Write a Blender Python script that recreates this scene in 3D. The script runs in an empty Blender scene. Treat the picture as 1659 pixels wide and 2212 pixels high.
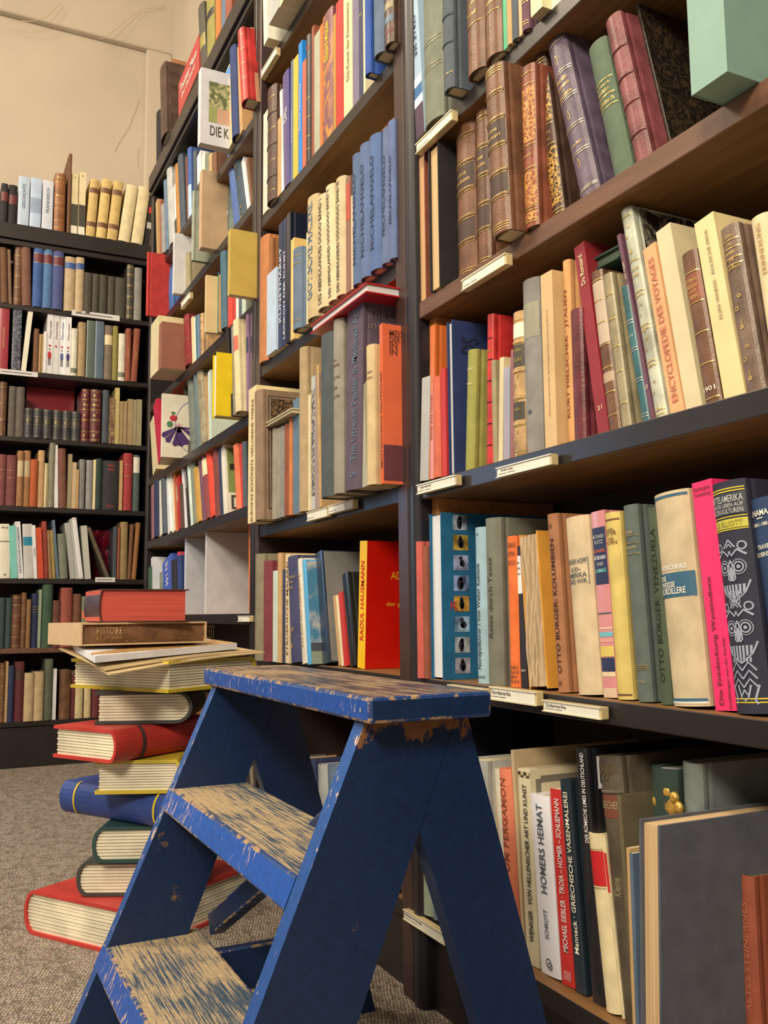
import bpy, math, random
from mathutils import Matrix, Vector
random.seed(7)
C = bpy.context.scene.collection
PI = math.pi
# ------------------------------------------------------------ camera
W, H = 1659, 2212
F = 1973.0
yaw, pit, roll = .4565, .1116, -.0089
CAM = Vector((0, -.67, .575))
fw = Vector((-math.cos(yaw)*math.cos(pit), math.sin(yaw)*math.cos(pit), math.sin(pit)))
r0 = fw.cross(Vector((0, 0, 1))).normalized(); u0 = r0.cross(fw)
rr = r0*math.cos(roll)+u0*math.sin(roll); uu = -r0*math.sin(roll)+u0*math.cos(roll)
cam = bpy.data.cameras.new('camera'); co = bpy.data.objects.new('camera', cam); C.objects.link(co)
cam.sensor_fit = 'VERTICAL'; cam.sensor_height = 24; cam.lens = F/H*24; cam.clip_start = .02
co.matrix_world = Matrix(((rr.x, uu.x, -fw.x, CAM.x), (rr.y, uu.y, -fw.y, CAM.y), (rr.z, uu.z, -fw.z, CAM.z), (0, 0, 0, 1)))
bpy.context.scene.camera = co
# ------------------------------------------------------------ light
sc = bpy.context.scene
sc.view_settings.view_transform = 'Standard'; sc.view_settings.look = 'None'
sc.view_settings.exposure = 0.26; sc.view_settings.gamma = 1; sc.view_settings.use_curve_mapping = False
wd = bpy.data.worlds.new('world'); sc.world = wd; wd.use_nodes = True
wd.node_tree.nodes['Background'].inputs[0].default_value = (1, .84, .62, 1)
wd.node_tree.nodes['Background'].inputs[1].default_value = .33
def area(name, loc, target, size, power, col, sy=None):
    l = bpy.data.lights.new(name, 'AREA'); l.energy = power; l.color = col; l.size = size
    if sy: l.shape = 'RECTANGLE'; l.size_y = sy
    o = bpy.data.objects.new(name, l); C.objects.link(o); o.location = loc
    o.rotation_euler = (Vector(target)-Vector(loc)).to_track_quat('-Z', 'Y').to_euler()
area('ceiling_or_fill_light', (-.55, -1.45, 3.2), (-1.0, -.2, .8),   .6, 34, (1, .83, .62))
area('ceiling_or_fill_light', (-2.6, -1.7, 3.3), (-2.8, -.1, 1.0), .7, 38, (1, .83, .62))
area('ceiling_or_fill_light', (-3.0, -3.2, 3.3), (-3.6, 0, 1.6), .9, 22, (1, .84, .64))
area('ceiling_or_fill_light', (1.0, -2.2, 2.5), (-1.6, 0, .6), .7, 92, (1, .84, .62))  # fill lamp added on the camera side to brighten covers and lower shelves
area('window_daylight', (-4.12, -1.95, 1.25), (-1.1, -.2, .55), .5, 12, (.34, .62, 1.0), .9)
# ------------------------------------------------------------ projection helpers (photo point -> place in the room)
def ray(x, y): return fw*F + rr*(x-W/2) - uu*(y-H/2)
def onZ(x, y, z):
    d = ray(x, y); return CAM + d*((z-CAM.z)/d.z)
def onY(x, y, Y=0.0):
    d = ray(x, y); return CAM + d*((Y-CAM.y)/d.y)
def onX(x, y, X):
    d = ray(x, y); return CAM + d*((X-CAM.x)/d.x)
def atD(x, dist, z=.55):
    d = ray(x, 1325); d = Vector((d.x, d.y, 0)).normalized(); p = CAM+d*dist; return Vector((p.x, p.y, z))
# ------------------------------------------------------------ materials
def lin(c):
    return tuple(((v/255/12.92) if v/255 <= .04045 else ((v/255+.055)/1.055)**2.4) for v in c)
TINT = (1.0, .95, .87)
MATS = {}
def mat(rgb, style='c', tint=True):
    key = (tuple(rgb), style)
    if key in MATS: return MATS[key]
    m = bpy.data.materials.new(style+'_%d_%d_%d' % tuple(rgb)); m.use_nodes = True
    nt = m.node_tree; N = nt.nodes; L = nt.links; b = N['Principled BSDF']
    base = lin(rgb)
    if tint: base = tuple(min(.92, v/lin((255*t,)*3)[0]) for v, t in zip(base, TINT))
    tc = N.new('ShaderNodeTexCoord'); oi = N.new('ShaderNodeObjectInfo')
    off = N.new('ShaderNodeVectorMath'); off.operation = 'ADD'
    L.new(tc.outputs['Object'], off.inputs[0])
    cmb = N.new('ShaderNodeVectorMath'); cmb.operation = 'SCALE'; cmb.inputs[0].default_value = (7, 3, 5)
    L.new(oi.outputs['Random'], cmb.inputs['Scale']); L.new(cmb.outputs[0], off.inputs[1])
    P = {'c': (38, .16, .75, 900, .25), 'l': (30, .42, .42, 260, .5), 'p': (22, .10, .50, 120, .08), 'j': (20, .08, .28, 80, .05),
         'paint': (12, .12, .36, 60, .15), 'flat': (30, .08, .7, 200, .1), 'card': (40, .06, .6, 200, .05), 'wall': (3, .07, .85, 40, .25),
         'gilt': (120, .35, .35, 300, .2), 'mache': (14, .22, .5, 60, .35), 'photo': (1, .5, .3, 80, 0), 'wood': (1, .3, .5, 1, .2)}.get(style, (30, .1, .6, 200, .1))
    sc_, amt, rough, bsc, bst = P
    no = N.new('ShaderNodeTexNoise'); no.inputs['Scale'].default_value = sc_; no.inputs['Detail'].default_value = 5
    L.new(off.outputs[0], no.inputs['Vector'])
    if style == 'wood':
        mp = N.new('ShaderNodeMapping'); mp.inputs['Scale'].default_value = (2.2, 30, 30); L.new(off.outputs[0], mp.inputs[0]); L.new(mp.outputs[0], no.inputs['Vector'])
        no.inputs['Scale'].default_value = 1.6; no.inputs['Distortion'].default_value = 1.2
    if style == 'photo': no.inputs['Scale'].default_value = 45
    rp = N.new('ShaderNodeValToRGB'); rp.color_ramp.elements[0].position = .32; rp.color_ramp.elements[1].position = .68
    d = tuple(v*(1-amt) for v in base)+(1,)
    li = tuple(min(.95, v*(1+amt*.55)+amt*.012) for v in base)+(1,)
    rp.color_ramp.elements[0].color = d; rp.color_ramp.elements[1].color = li
    if style == 'photo':
        rp.color_ramp.elements[0].color = tuple(v*.18 for v in base)+(1,); rp.color_ramp.elements[1].color = tuple(min(.9, v*1.6+.06) for v in base)+(1,)
    if style == 'l':
        e = rp.color_ramp.elements.new(.80); e.color = tuple(min(.8, v*1.25+.05) for v in base)+(1,)
    L.new(no.outputs['Fac'], rp.inputs['Fac'])
    hs = N.new('ShaderNodeHueSaturation'); hs.inputs['Saturation'].default_value = 1.0; mr = N.new('ShaderNodeMapRange')
    mr.inputs['To Min'].default_value = .90; mr.inputs['To Max'].default_value = 1.10
    L.new(oi.outputs['Random'], mr.inputs['Value'])
    if style in 'clpj': L.new(mr.outputs[0], hs.inputs['Value'])
    L.new(rp.outputs[0], hs.inputs['Color']); L.new(hs.outputs[0], b.inputs['Base Color'])
    b.inputs['Roughness'].default_value = rough
    if style in ('gilt',): b.inputs['Metallic'].default_value = .5
    if style == 'j': b.inputs['Coat Weight'].default_value = .35; b.inputs['Coat Roughness'].default_value = .2
    if bst:
        n2 = N.new('ShaderNodeTexNoise'); n2.inputs['Scale'].default_value = bsc; n2.inputs['Detail'].default_value = 3
        L.new(off.outputs[0], n2.inputs['Vector'])
        bu = N.new('ShaderNodeBump'); bu.inputs['Strength'].default_value = bst; bu.inputs['Distance'].default_value = .0008
        if style == 'wall': bu.inputs['Distance'].default_value = .004
        L.new(n2.outputs['Fac'], bu.inputs['Height']); L.new(bu.outputs[0], b.inputs['Normal'])
    MATS[key] = m
    return m
def pagemat(rgb=(226, 208, 170), axis=0, freq=900):
    key = ('pages', rgb, axis, freq)
    if key in MATS: return MATS[key]
    m = bpy.data.materials.new('page_edges'); m.use_nodes = True
    nt = m.node_tree; N = nt.nodes; L = nt.links; b = N['Principled BSDF']
    tc = N.new('ShaderNodeTexCoord'); mp = N.new('ShaderNodeMapping')
    s = [4, 4, 4]; s[axis] = freq; mp.inputs['Scale'].default_value = s
    no = N.new('ShaderNodeTexNoise'); no.inputs['Scale'].default_value = 1; no.inputs['Detail'].default_value = 2
    rp = N.new('ShaderNodeValToRGB'); base = tuple(v/lin((255*t,)*3)[0] for v, t in zip(lin(rgb), TINT))
    rp.color_ramp.elements[0].position = .3; rp.color_ramp.elements[1].position = .65
    rp.color_ramp.elements[0].color = tuple(v*.68 for v in base)+(1,); rp.color_ramp.elements[1].color = tuple(min(.92, v) for v in base)+(1,)
    L.new(tc.outputs['Object'], mp.inputs[0]); L.new(mp.outputs[0], no.inputs['Vector']); L.new(no.outputs['Fac'], rp.inputs['Fac']); L.new(rp.outputs[0], b.inputs['Base Color'])
    b.inputs['Roughness'].default_value = .85
    MATS[key] = m
    return m
def patternmat(name, c0, c1, kind='scroll', scale=120.0, thr=.5):
    key = (name, c0, c1, kind, scale)
    if key in MATS: return MATS[key]
    m = bpy.data.materials.new(name); m.use_nodes = True
    nt = m.node_tree; N = nt.nodes; L = nt.links; b = N['Principled BSDF']
    tc = N.new('ShaderNodeTexCoord')
    if kind == 'marble':
        t = N.new('ShaderNodeTexNoise'); t.inputs['Scale'].default_value = scale; t.inputs['Distortion'].default_value = 3; t.inputs['Detail'].default_value = 6; out = t.outputs['Fac']
    elif kind == 'check':
        t = N.new('ShaderNodeTexChecker'); t.inputs['Scale'].default_value = scale; out = t.outputs['Fac']
    else:
        t = N.new('ShaderNodeTexVoronoi'); t.feature = 'DISTANCE_TO_EDGE'; t.inputs['Scale'].default_value = scale; out = t.outputs['Distance']
        n = N.new('ShaderNodeTexNoise'); n.inputs['Scale'].default_value = scale*.8; n.inputs['Detail'].default_value = 2
        va = N.new('ShaderNodeVectorMath'); va.operation = 'MULTIPLY_ADD'; va.inputs[1].default_value = (2/scale,)*3
        L.new(tc.outputs['Object'], n.inputs['Vector']); L.new(n.outputs['Color'], va.inputs[0]); L.new(tc.outputs['Object'], va.inputs[2]); L.new(va.outputs[0], t.inputs['Vector'])
    if kind != 'scroll': L.new(tc.outputs['Object'], t.inputs['Vector'])
    rp = N.new('ShaderNodeValToRGB')
    if kind == 'scroll': rp.color_ramp.elements[0].position = .05; rp.color_ramp.elements[1].position = .13
    else: rp.color_ramp.elements[0].position = .44; rp.color_ramp.elements[1].position = .62
    rp.color_ramp.elements[0].color = lin(c1)+(1,); rp.color_ramp.elements[1].color = lin(c0)+(1,)
    L.new(out, rp.inputs['Fac']); L.new(rp.outputs[0], b.inputs['Base Color']); b.inputs['Roughness'].default_value = .45
    MATS[key] = m
    return m
# ------------------------------------------------------------ mesh helpers
class MB:
    def __init__(s): s.v = []; s.f = []; s.mi = []
    def quadstrip(s, A, B, mi=0, close=False):
        n = len(A); o = len(s.v); s.v += [tuple(p) for p in A]+[tuple(p) for p in B]
        for i in range(n if close else n-1):
            j = (i+1) % n; s.f.append((o+i, o+j, o+n+j, o+n+i)); s.mi.append(mi)
    def poly(s, P, mi=0):
        o = len(s.v); s.v += [tuple(p) for p in P]; s.f.append(tuple(range(o, o+len(P)))); s.mi.append(mi)
    def prism(s, P, vec, mi=0):
        vec = Vector(vec); Q = [Vector(p)+vec for p in P]
        s.poly(P[::-1], mi); s.poly(Q, mi); s.quadstrip(P, Q, mi, True)
    def box(s, a, b, mi=0, frontmi=None):
        x0, y0, z0 = a; x1, y1, z1 = b; o = len(s.v)
        s.v += [(x0, y0, z0), (x1, y0, z0), (x1, y1, z0), (x0, y1, z0), (x0, y0, z1), (x1, y0, z1), (x1, y1, z1), (x0, y1, z1)]
        fs = [(0, 3, 2, 1), (4, 5, 6, 7), (0, 1, 5, 4), (1, 2, 6, 5), (2, 3, 7, 6), (3, 0, 4, 7)]
        for i, f in enumerate(fs): s.f.append(tuple(o+k for k in f)); s.mi.append(frontmi if (frontmi is not None and i == 2) else mi)
    def ribbon(s, P, wd, mi=0):
        # P: list of 2D points; flat ribbon in xz plane (y handled by mapper)
        A = []; B = []
        for i, p in enumerate(P):
            q0 = P[max(0, i-1)]; q1 = P[min(len(P)-1, i+1)]
            dx, dz = q1[0]-q0[0], q1[1]-q0[1]; l = math.hypot(dx, dz) or 1
            nx, nz = -dz/l*wd/2, dx/l*wd/2
            A.append((p[0]+nx, 0, p[1]+nz)); B.append((p[0]-nx, 0, p[1]-nz))
        s.quadstrip(A, B, mi)
    def ring(s, cx, cz, r, wd, mi=0, n=18): s.ribbon([(cx+r*math.cos(t*2*PI/n), cz+r*math.sin(t*2*PI/n)) for t in range(n+1)], wd, mi)
    def disc(s, cx, cz, rx, rz=None, mi=0, n=14): s.poly([(cx+rx*math.cos(-t*2*PI/n), 0, cz+(rz or rx)*math.sin(-t*2*PI/n)) for t in range(n)][::-1], mi)
    def map(s, fn): s.v = [tuple(fn(*p)) for p in s.v]; return s
    def build(s, name, mats, parent=None, bevel=0, smooth=False):
        me = bpy.data.meshes.new(name); me.from_pydata(s.v, [], s.f)
        if not isinstance(mats, (list, tuple)): mats = [mats]
        for m in mats: me.materials.append(m)
        for p, k in zip(me.polygons, s.mi): p.material_index = min(k, len(mats)-1); p.use_smooth = smooth
        me.update()
        o = bpy.data.objects.new(name, me); C.objects.link(o)
        if parent: o.parent = parent
        if bevel:
            md = o.modifiers.new('bevel', 'BEVEL'); md.width = bevel; md.segments = 2; md.limit_method = 'ANGLE'
        return o
def empty(name, mw=None, loc=None):
    o = bpy.data.objects.new(name, None); C.objects.link(o); o.empty_display_size = .02
    if mw is not None: o.matrix_world = mw
    if loc is not None: o.location = loc
    return o
def tag(o, label, cat, group=None):
    o['label'] = label; o['category'] = cat
    if group: o['group'] = group
    return o
def structure(o): o['kind'] = 'structure'; return o
TXT = {}
def textmesh(s):
    if s not in TXT:
        cu = bpy.data.curves.new('t', 'FONT'); cu.body = s; cu.resolution_u = 2; cu.align_x = 'CENTER'; cu.offset = .012
        o = bpy.data.objects.new('t', cu); me = bpy.data.meshes.new_from_object(o)
        vs = [tuple(v.co) for v in me.vertices]; fs = [tuple(p.vertices) for p in me.polygons]
        if vs:
            xs = [v[0] for v in vs]; ys = [v[1] for v in vs]; x0, x1, y0, y1 = min(xs), max(xs), min(ys), max(ys)
        else: x0 = x1 = y0 = y1 = 0
        bpy.data.objects.remove(o); bpy.data.curves.remove(cu); bpy.data.meshes.remove(me)
        TXT[s] = (vs, fs, x0, x1, y0, y1)
    return TXT[s]
def text2d(s, length, height, cx=0, cz=0, direction='h'):
    """MB with text fitted in a length x height box centred on (cx, cz) in the xz plane"""
    vs, fs, x0, x1, y0, y1 = textmesh(s); m = MB()
    sx = length/max(1e-6, x1-x0); sy = height/max(1e-6, y1-y0)
    sy = min(sy, sx*1.9); sx = min(sx, sy*1.5)
    for v in vs:
        a = (v[0]-(x0+x1)/2)*sx; b = (v[1]-(y0+y1)/2)*sy
        if direction == 'h': p = (cx+a, 0, cz+b)
        elif direction == 'up': p = (cx-b, 0, cz+a)
        else: p = (cx+b, 0, cz-a)
        m.v.append(p)
    m.f = list(fs); m.mi = [0]*len(fs)
    return m
GOLD = (206, 168, 92)
# ------------------------------------------------------------ books
PAL = dict(
 cream=('cream', (222, 200, 150)), ivory=('ivory', (226, 214, 184)), white=('white', (222, 214, 202)), beige=('beige', (198, 172, 128)),
 tan=('tan', (188, 148, 96)), brown=('brown', (112, 74, 48)), dkbrown=('dark brown', (74, 50, 38)), leather=('chestnut brown', (108, 70, 46)),
 redbrown=('red-brown', (138, 72, 48)), orange=('orange', (214, 108, 46)), salmon=('salmon', (200, 98, 70)), red=('red', (188, 44, 40)),
 dkred=('dark red', (136, 34, 40)), maroon=('maroon', (100, 40, 44)), mauve=('mauve', (150, 100, 100)), plum=('plum', (104, 66, 78)),
 purple=('grey-purple', (92, 76, 88)), pink=('pink', (232, 52, 110)), rose=('rose', (176, 88, 88)), blue=('blue', (58, 88, 140)),
 navy=('navy', (38, 46, 74)), dblue=('dark blue', (34, 52, 96)), ltblue=('light blue', (168, 190, 200)), sky=('sky blue', (96, 160, 200)),
 cyan=('bright blue', (24, 130, 200)), teal=('teal', (48, 98, 100)), mint=('mint green', (122, 190, 172)), pblue=('petrol blue', (20, 96, 128)),
 slate=('slate grey', (74, 80, 84)), bgrey=('blue-grey', (92, 108, 122)), grey=('grey', (136, 130, 118)), ltgrey=('light grey', (176, 172, 158)),
 ggrey=('grey-green', (118, 120, 98)), sage=('sage green', (142, 150, 122)), green=('green', (62, 92, 68)), dkgreen=('dark green', (36, 56, 46)),
 olive=('olive', (138, 126, 60)), dkolive=('dark olive', (72, 66, 52)), khaki=('khaki', (150, 134, 98)), yellow=('yellow', (224, 196, 40)),
 mustard=('mustard yellow', (196, 162, 74)), ochre=('ochre', (186, 138, 58)), black=('black', (30, 28, 30)), black2=('black', (26, 30, 34)),
 peach=('peach', (218, 160, 108)), gbright=('bright green', (60, 160, 110)), pglt=('pale green', (196, 204, 178)), violet=('violet-blue', (76, 84, 130)))
def cfn(c): return PAL[c][1] if isinstance(c, str) else c
def arcf(w, b): return lambda x: -b*max(0.0, 1-(2*x/w-1)**2)**.75 if b else 0.0
def build_book(mw, w, h, d, col, style, o):
    """local frame: x = thickness, y = depth into the shelf (spine faces -y), z = height"""
    root = empty('book', mw)
    flip = style == 'f'
    hard = style in ('c', 'l', 'j', 'f')
    t = min(.0026, w*.16) if hard else min(.0009, w*.1)
    bul = (min(.009, w*.22) if style in ('c', 'l') else (w*.05 if style == 'j' else 0)) if not o.get('flat') else 0
    if flip: bul = min(.006, w*.15)
    af = arcf(w, bul)
    out = [(0, d), (0, .012), (t*.45, .008), (0, .004)] if hard and w > .012 else [(0, d), (0, .003)]
    inn = [(t, d), (t, .012), (t*1.3, .008), (t, .004)] if len(out) == 4 else [(t, d), (t, .003)]
    n = 8 if bul else 2
    for i in range(n+1):
        x = w*i/n; out.append((x, af(x))); inn.append((t+(w-2*t)*i/n, af(x)+t))
    out += [(w-a, b) for a, b in (out[:len(out)-n-1])[::-1]]; inn += [(w-a, b) for a, b in (inn[:len(inn)-n-1])[::-1]]
    fy = (lambda y: d-y) if flip else (lambda y: y)
    m = MB()
    O0 = [(x, fy(y), 0) for x, y in out]; O1 = [(x, fy(y), h) for x, y in out]; I0 = [(x, fy(y), 0) for x, y in inn]; I1 = [(x, fy(y), h) for x, y in inn]
    if flip: O0, O1, I0, I1 = O0[::-1], O1[::-1], I0[::-1], I1[::-1]
    m.quadstrip(O1, O0); m.quadstrip(I0, I1); m.quadstrip(I1, O1); m.quadstrip(O0, I0)
    for k in (0, -1): 
        q = [O0[k], O1[k], I1[k], I0[k]]; m.poly(q if k == 0 else q[::-1])
    cm = mat(cfn(col), style if style in 'clpj' else 'c') if not o.get('cm') else o['cm']
    m.build('cover', cm, root)
    if o.get('solid'):
        m = MB(); m.box((t, t+.001, .001), (w-t, d, h-.001)); m.build('slipcase_body', cm, root)
    else:
        sq = .003 if hard else .0
        pg = MB(); y0 = .004 if not flip else .004; z0 = sq*.8+.0002; z1 = h-sq-.0002
        a, b = (t+.0008, d-sq-.001) if not flip else (sq+.001, d-t-.001)
        if o.get('ragged'):
            k = 9; zs = [z0+(z1-z0)*i/24 for i in range(25)]
            for i in range(k):
                xa = t+(w-2*t)*i/k; xb = t+(w-2*t)*(i+.9)/k
                p1, p2 = random.uniform(0, 6), random.uniform(.5, 1.2); A = [(xa, a-.003+.002*math.sin(p1+p2*j*.5)-.0035*(1-j/24)*random.uniform(.6, 1), z) for j, z in enumerate(zs)]; B = [(xb, p[1]+random.uniform(-.0004, .0004), p[2]) for p in A]
                A2 = [(xa, b, z) for z in zs]; B2 = [(xb, b, z) for z in zs]
                pg.quadstrip(A, B); pg.quadstrip(B, B2); pg.quadstrip(A2, A); pg.poly([A[-1], B[-1], B2[-1], A2[-1]]); pg.poly([A[0], A2[0], B2[0], B[0]])
        else: pg.box((t, a, z0), (w-t, b, z1))
        pg.build('pages', pagemat(o.get('pg', (214, 192, 150))), root)
    e = .0006
    front = (lambda x, y, z: (x, (af(x) if not flip else 0)-e, z))
    def spine_patch(z0, z1, mm, name, x0=.02, x1=.98, ee=0):
        q = MB(); k = 8 if bul and not flip else 1
        xs = [w*(x0+(x1-x0)*i/k) for i in range(k+1)]
        q.quadstrip([(x, (0 if flip else af(x))-e*.6-ee, z0*h) for x in xs], [(x, (0 if flip else af(x))-e*.6-ee, z1*h) for x in xs]); q.build(name, mm, root)
    for (z0, z1, c2) in o.get('P', []):
        spine_patch(z0, z1, c2 if not isinstance(c2, (str, tuple)) else mat(cfn(c2), 'p'), 'spine_label')
    if o.get('b'):
        zs, bc = o['b']; q = MB(); k = 8 if bul else 1
        xs = [w*(.03+.94*i/k) for i in range(k+1)]
        for z in zs:
            q.quadstrip([(x, af(x)-e*1.3, z*h-.0006) for x in xs], [(x, af(x)-e*1.3, z*h+.0006) for x in xs])
        q.build('gilt_lines', mat(cfn(bc), 'gilt'), root)
    if o.get('ribs'):
        k = 8
        for z in o['ribs']:
            q = MB(); xs = [w*i/k for i in range(k+1)]
            prof = [(-.002, 0), (-.001, .0016), (.001, .0016), (.002, 0)]
            for (za, ya), (zb, yb) in zip(prof[:-1], prof[1:]):
                q.quadstrip([(x, af(x)-ya, z*h+za) for x in xs], [(x, af(x)-yb, z*h+zb) for x in xs])
            q.build('raised_band', cm, root, smooth=True)
    for tt in o.get('T', []):
        s_, dr, tc, zc, lf, wf = tt[:6]; xc = tt[6] if len(tt) > 6 else .5
        q = text2d(s_, lf*h if dr != 'h' else wf*w, wf*w if dr != 'h' else lf*h, w*xc, zc*h, dr)
        q.map(lambda x, y, z: (x, (af(min(w, max(0, x))) if not flip else 0)-e*1.5, z)); q.build('title', mat(cfn(tc), 'gilt' if tc == GOLD else 'flat'), root)
    for cp in o.get('CP', []):                     # patches on the right-hand cover: y0,y1,z0,z1 (metres / fraction of h)
        y0, y1, z0, z1, c2 = cp; q = MB(); x = w+.0005
        q.poly([(x, y0, z0*h), (x, y1, z0*h), (x, y1, z1*h), (x, y0, z1*h)]); q.build('cover_picture', c2 if not isinstance(c2, (str, tuple)) else mat(cfn(c2), 'p'), root)
    for ct in o.get('CT', []):
        s_, y0, y1, zc, hh, tc, dr = ct; q = text2d(s_, (y1-y0) if dr == 'h' else hh, hh if dr == 'h' else (y1-y0), (y0+y1)/2, zc*h, dr)
        q.map(lambda x, y, z: (w+.0009, x, z)); q.build('cover_title', mat(cfn(tc), 'flat'), root)
    if o.get('art'):
        q = MB(); o['art'](q, w, h); q.map(lambda x, y, z: (x, (af(min(w, max(0, x))) if not flip else 0)-e*1.6, z)); q.build('ornament', o.get('artm', [mat(GOLD, 'gilt')]), root)
    if o.get('cart'):
        q = MB(); o['cart'](q, d, h); q.map(lambda x, y, z: (w+.001, x, z)); q.build('cover_art', o.get('cartm', [mat(GOLD, 'gilt')]), root)
    return root
ALLB = []
DBG = False
def size_word(w, h):
    if w < .012: return 'slim'
    if w > .045: return 'thick'
    if h > .27: return 'tall'
    if h < .17: return 'small'
    return ''
KW = {'c': 'cloth', 'l': 'leather', 'p': 'paperback', 'j': 'jacketed', 'f': ''}
def row(key, where, grp, z, oxs, entries, plane='Y', P0=0.0, back=.238, maxh=None, hmin=.06, hi=.022, lo0=-.085):
    ox, oy, s = oxs
    px = lambda a: ox+a/s
    py = lambda a: oy+a/s
    def solve(n, fixed):     # n.(P-CAM)=0 solved for the None coordinate
        P = [0 if v is None else v-CAM[i] for i, v in enumerate(fixed)]
        i = fixed.index(None); return CAM[i]-sum(n[j]*P[j] for j in range(3) if j != i)/n[i]
    vx = lambda x: rr*F - fw*(x-W/2)
    vy = lambda y: uu*F + fw*(y-H/2)
    prev = None; Pp = P0; made = []
    for en in entries:
        xl, xr, xt, yt, col, style = en[:6]; o = dict(en[6]) if len(en) > 6 else {}
        zz = z+o.get('dz', 0)
        if plane == 'Y':
            if 'yb' in o:
                p = onZ(px(xl), py(o['yb']), zz); S, Pf = p.x, p.y
                if prev is not None and S < prev: S = prev; Pf = solve(vx(px(xl)), [S, None, zz])
            elif 'Y' in o or prev is None or o.get('gap'):
                Pf = o.get('Y', Pp if not o.get('gap') else P0); S = solve(vx(px(xl)), [None, Pf, zz])
                if prev is not None: S = max(S, prev)
            else:
                S = prev; Pf = solve(vx(px(xl)), [S, None, zz]); lo, hi_ = o.get('lim', (lo0, hi))
                if not lo <= Pf <= hi_:
                    Pf = min(hi_, max(lo, Pf)); S = max(prev, solve(vx(px(xl)), [None, Pf, zz]))
            Sr = solve(vx(px(xr)), [None, Pf, zz]); w = max(.005, Sr-S)
        else:
            Pf = P0+random.uniform(0, .012)
            S = solve(vx(px(xl)), [-Pf, None, zz]); Sr = solve(vx(px(xr)), [-Pf, None, zz])
            if prev is not None and S < prev: S = prev
            w = max(.006, Sr-S)
        lean = 0
        if 'hh' in o: h = o['hh']
        else:
            if plane == 'Y':
                T = onY(px(xt), py(yt), Pf); hz = T.z-zz; ds = T.x-S
            else:
                T = onX(px(xt), py(yt), -Pf); hz = T.z-zz; ds = T.y-S
            lean = math.atan2(ds, hz)
            if abs(lean) < .035 or o.get('up'): lean = 0
            h = hz/math.cos(lean) if lean else (solve(vy(py(yt)), [S, Pf, None] if plane == 'Y' else [-Pf, S, None])-zz)
        if 'lean' in o: lean = o['lean']
        if maxh: h = min(h, maxh)
        h = max(hmin, h)
        d = o.get('d', min(.74*h, .20)); 
        if plane == 'Y': d = max(.03, min(d, (back-Pf)*.985))
        else: d = min(d, .215)
        wc = w*math.cos(lean) if lean else w
        zo = zz+.0004
        dx = 0
        if lean > 0: zo += wc*math.sin(lean)     # stands on its right-hand edge
        L = Matrix.Rotation(lean, 4, 'Y')
        if plane == 'Y': mw = Matrix.Translation((S, Pf, zo)) @ L
        else: mw = Matrix.Translation((-Pf, S, zo)) @ Matrix.Rotation(PI/2, 4, 'Z') @ L
        b = build_book(mw, wc-.0004, h, d, col, style, o)
        made.append((b, o, col, style, wc, h, where)); prev = S+w; Pp = Pf
        if DBG: print('DBG %s %2d %-8s S %.3f w %.3f P %.3f lean %.2f h %.3f d %.3f' % (key, len(made)-1, col, S, w, Pf, lean, h, d))
    nm = lambda k: (made[k][1].get('n') or (PAL[made[k][2]][0] if isinstance(made[k][2], str) else 'patterned'))
    used = {}
    wc_ = lambda s: len(s.replace(',', ' ').split())
    for i, (b, o, col, style, w, h, wh) in enumerate(made):
        L_ = o.get('L'); cand = []
        if 0 < i < len(made)-1: nb = ' between %s and %s ones' % (nm(i-1), nm(i+1)) if nm(i-1) != nm(i+1) else ' between two %s ones' % nm(i-1)
        elif i == 0: nb = ', leftmost, beside a %s one' % nm(1 if len(made) > 1 else 0)
        else: nb = ', rightmost, beside a %s one' % nm(i-1)
        if L_: cand += [L_+', '+wh] if wc_(L_) < 9 else []; cand += [L_]
        else:
            sw, kw = size_word(w, h), KW.get(style, '')
            if key[0] in 'a' or (sw and sw == nm(i).split()[0]) or o.get('hh') or sw == 'small': sw = ''
            for parts in ((sw, nm(i), kw, 'book'), (sw, nm(i), 'book'), (nm(i), 'book')):
                cand.append(' '.join(x for x in parts if x)+nb+', '+wh)
        lab = next((c for c in cand if wc_(c) <= 13), next((c for c in cand if wc_(c) <= 16), cand[-1])); lab = lab if wc_(lab) <= 16 else lab.replace(' bookcase', '')
        used.setdefault(lab, []).append(b)
        b['label'] = lab; b['category'] = 'book'; b['group'] = grp
        ALLB.append(b)
    for lab, bs in used.items():
        n_ = len(bs)
        if n_ > 1:
            od = ['leftmost', 'second from left', 'third from left', 'fourth from left', 'fifth from left', 'sixth from left', 'seventh from left', 'eighth from left']
            for q, b in enumerate(bs):
                pn = od[min(q, 7)] if n_ > 2 else ['left-hand', 'right-hand'][q]
                if n_ > 2 and q == n_-1: pn = 'rightmost'
                s_ = pn+' '+lab
                if wc_(s_) > 16: s_ = s_.replace(' bookcase', '')
                b['label'] = s_
    return made
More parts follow.
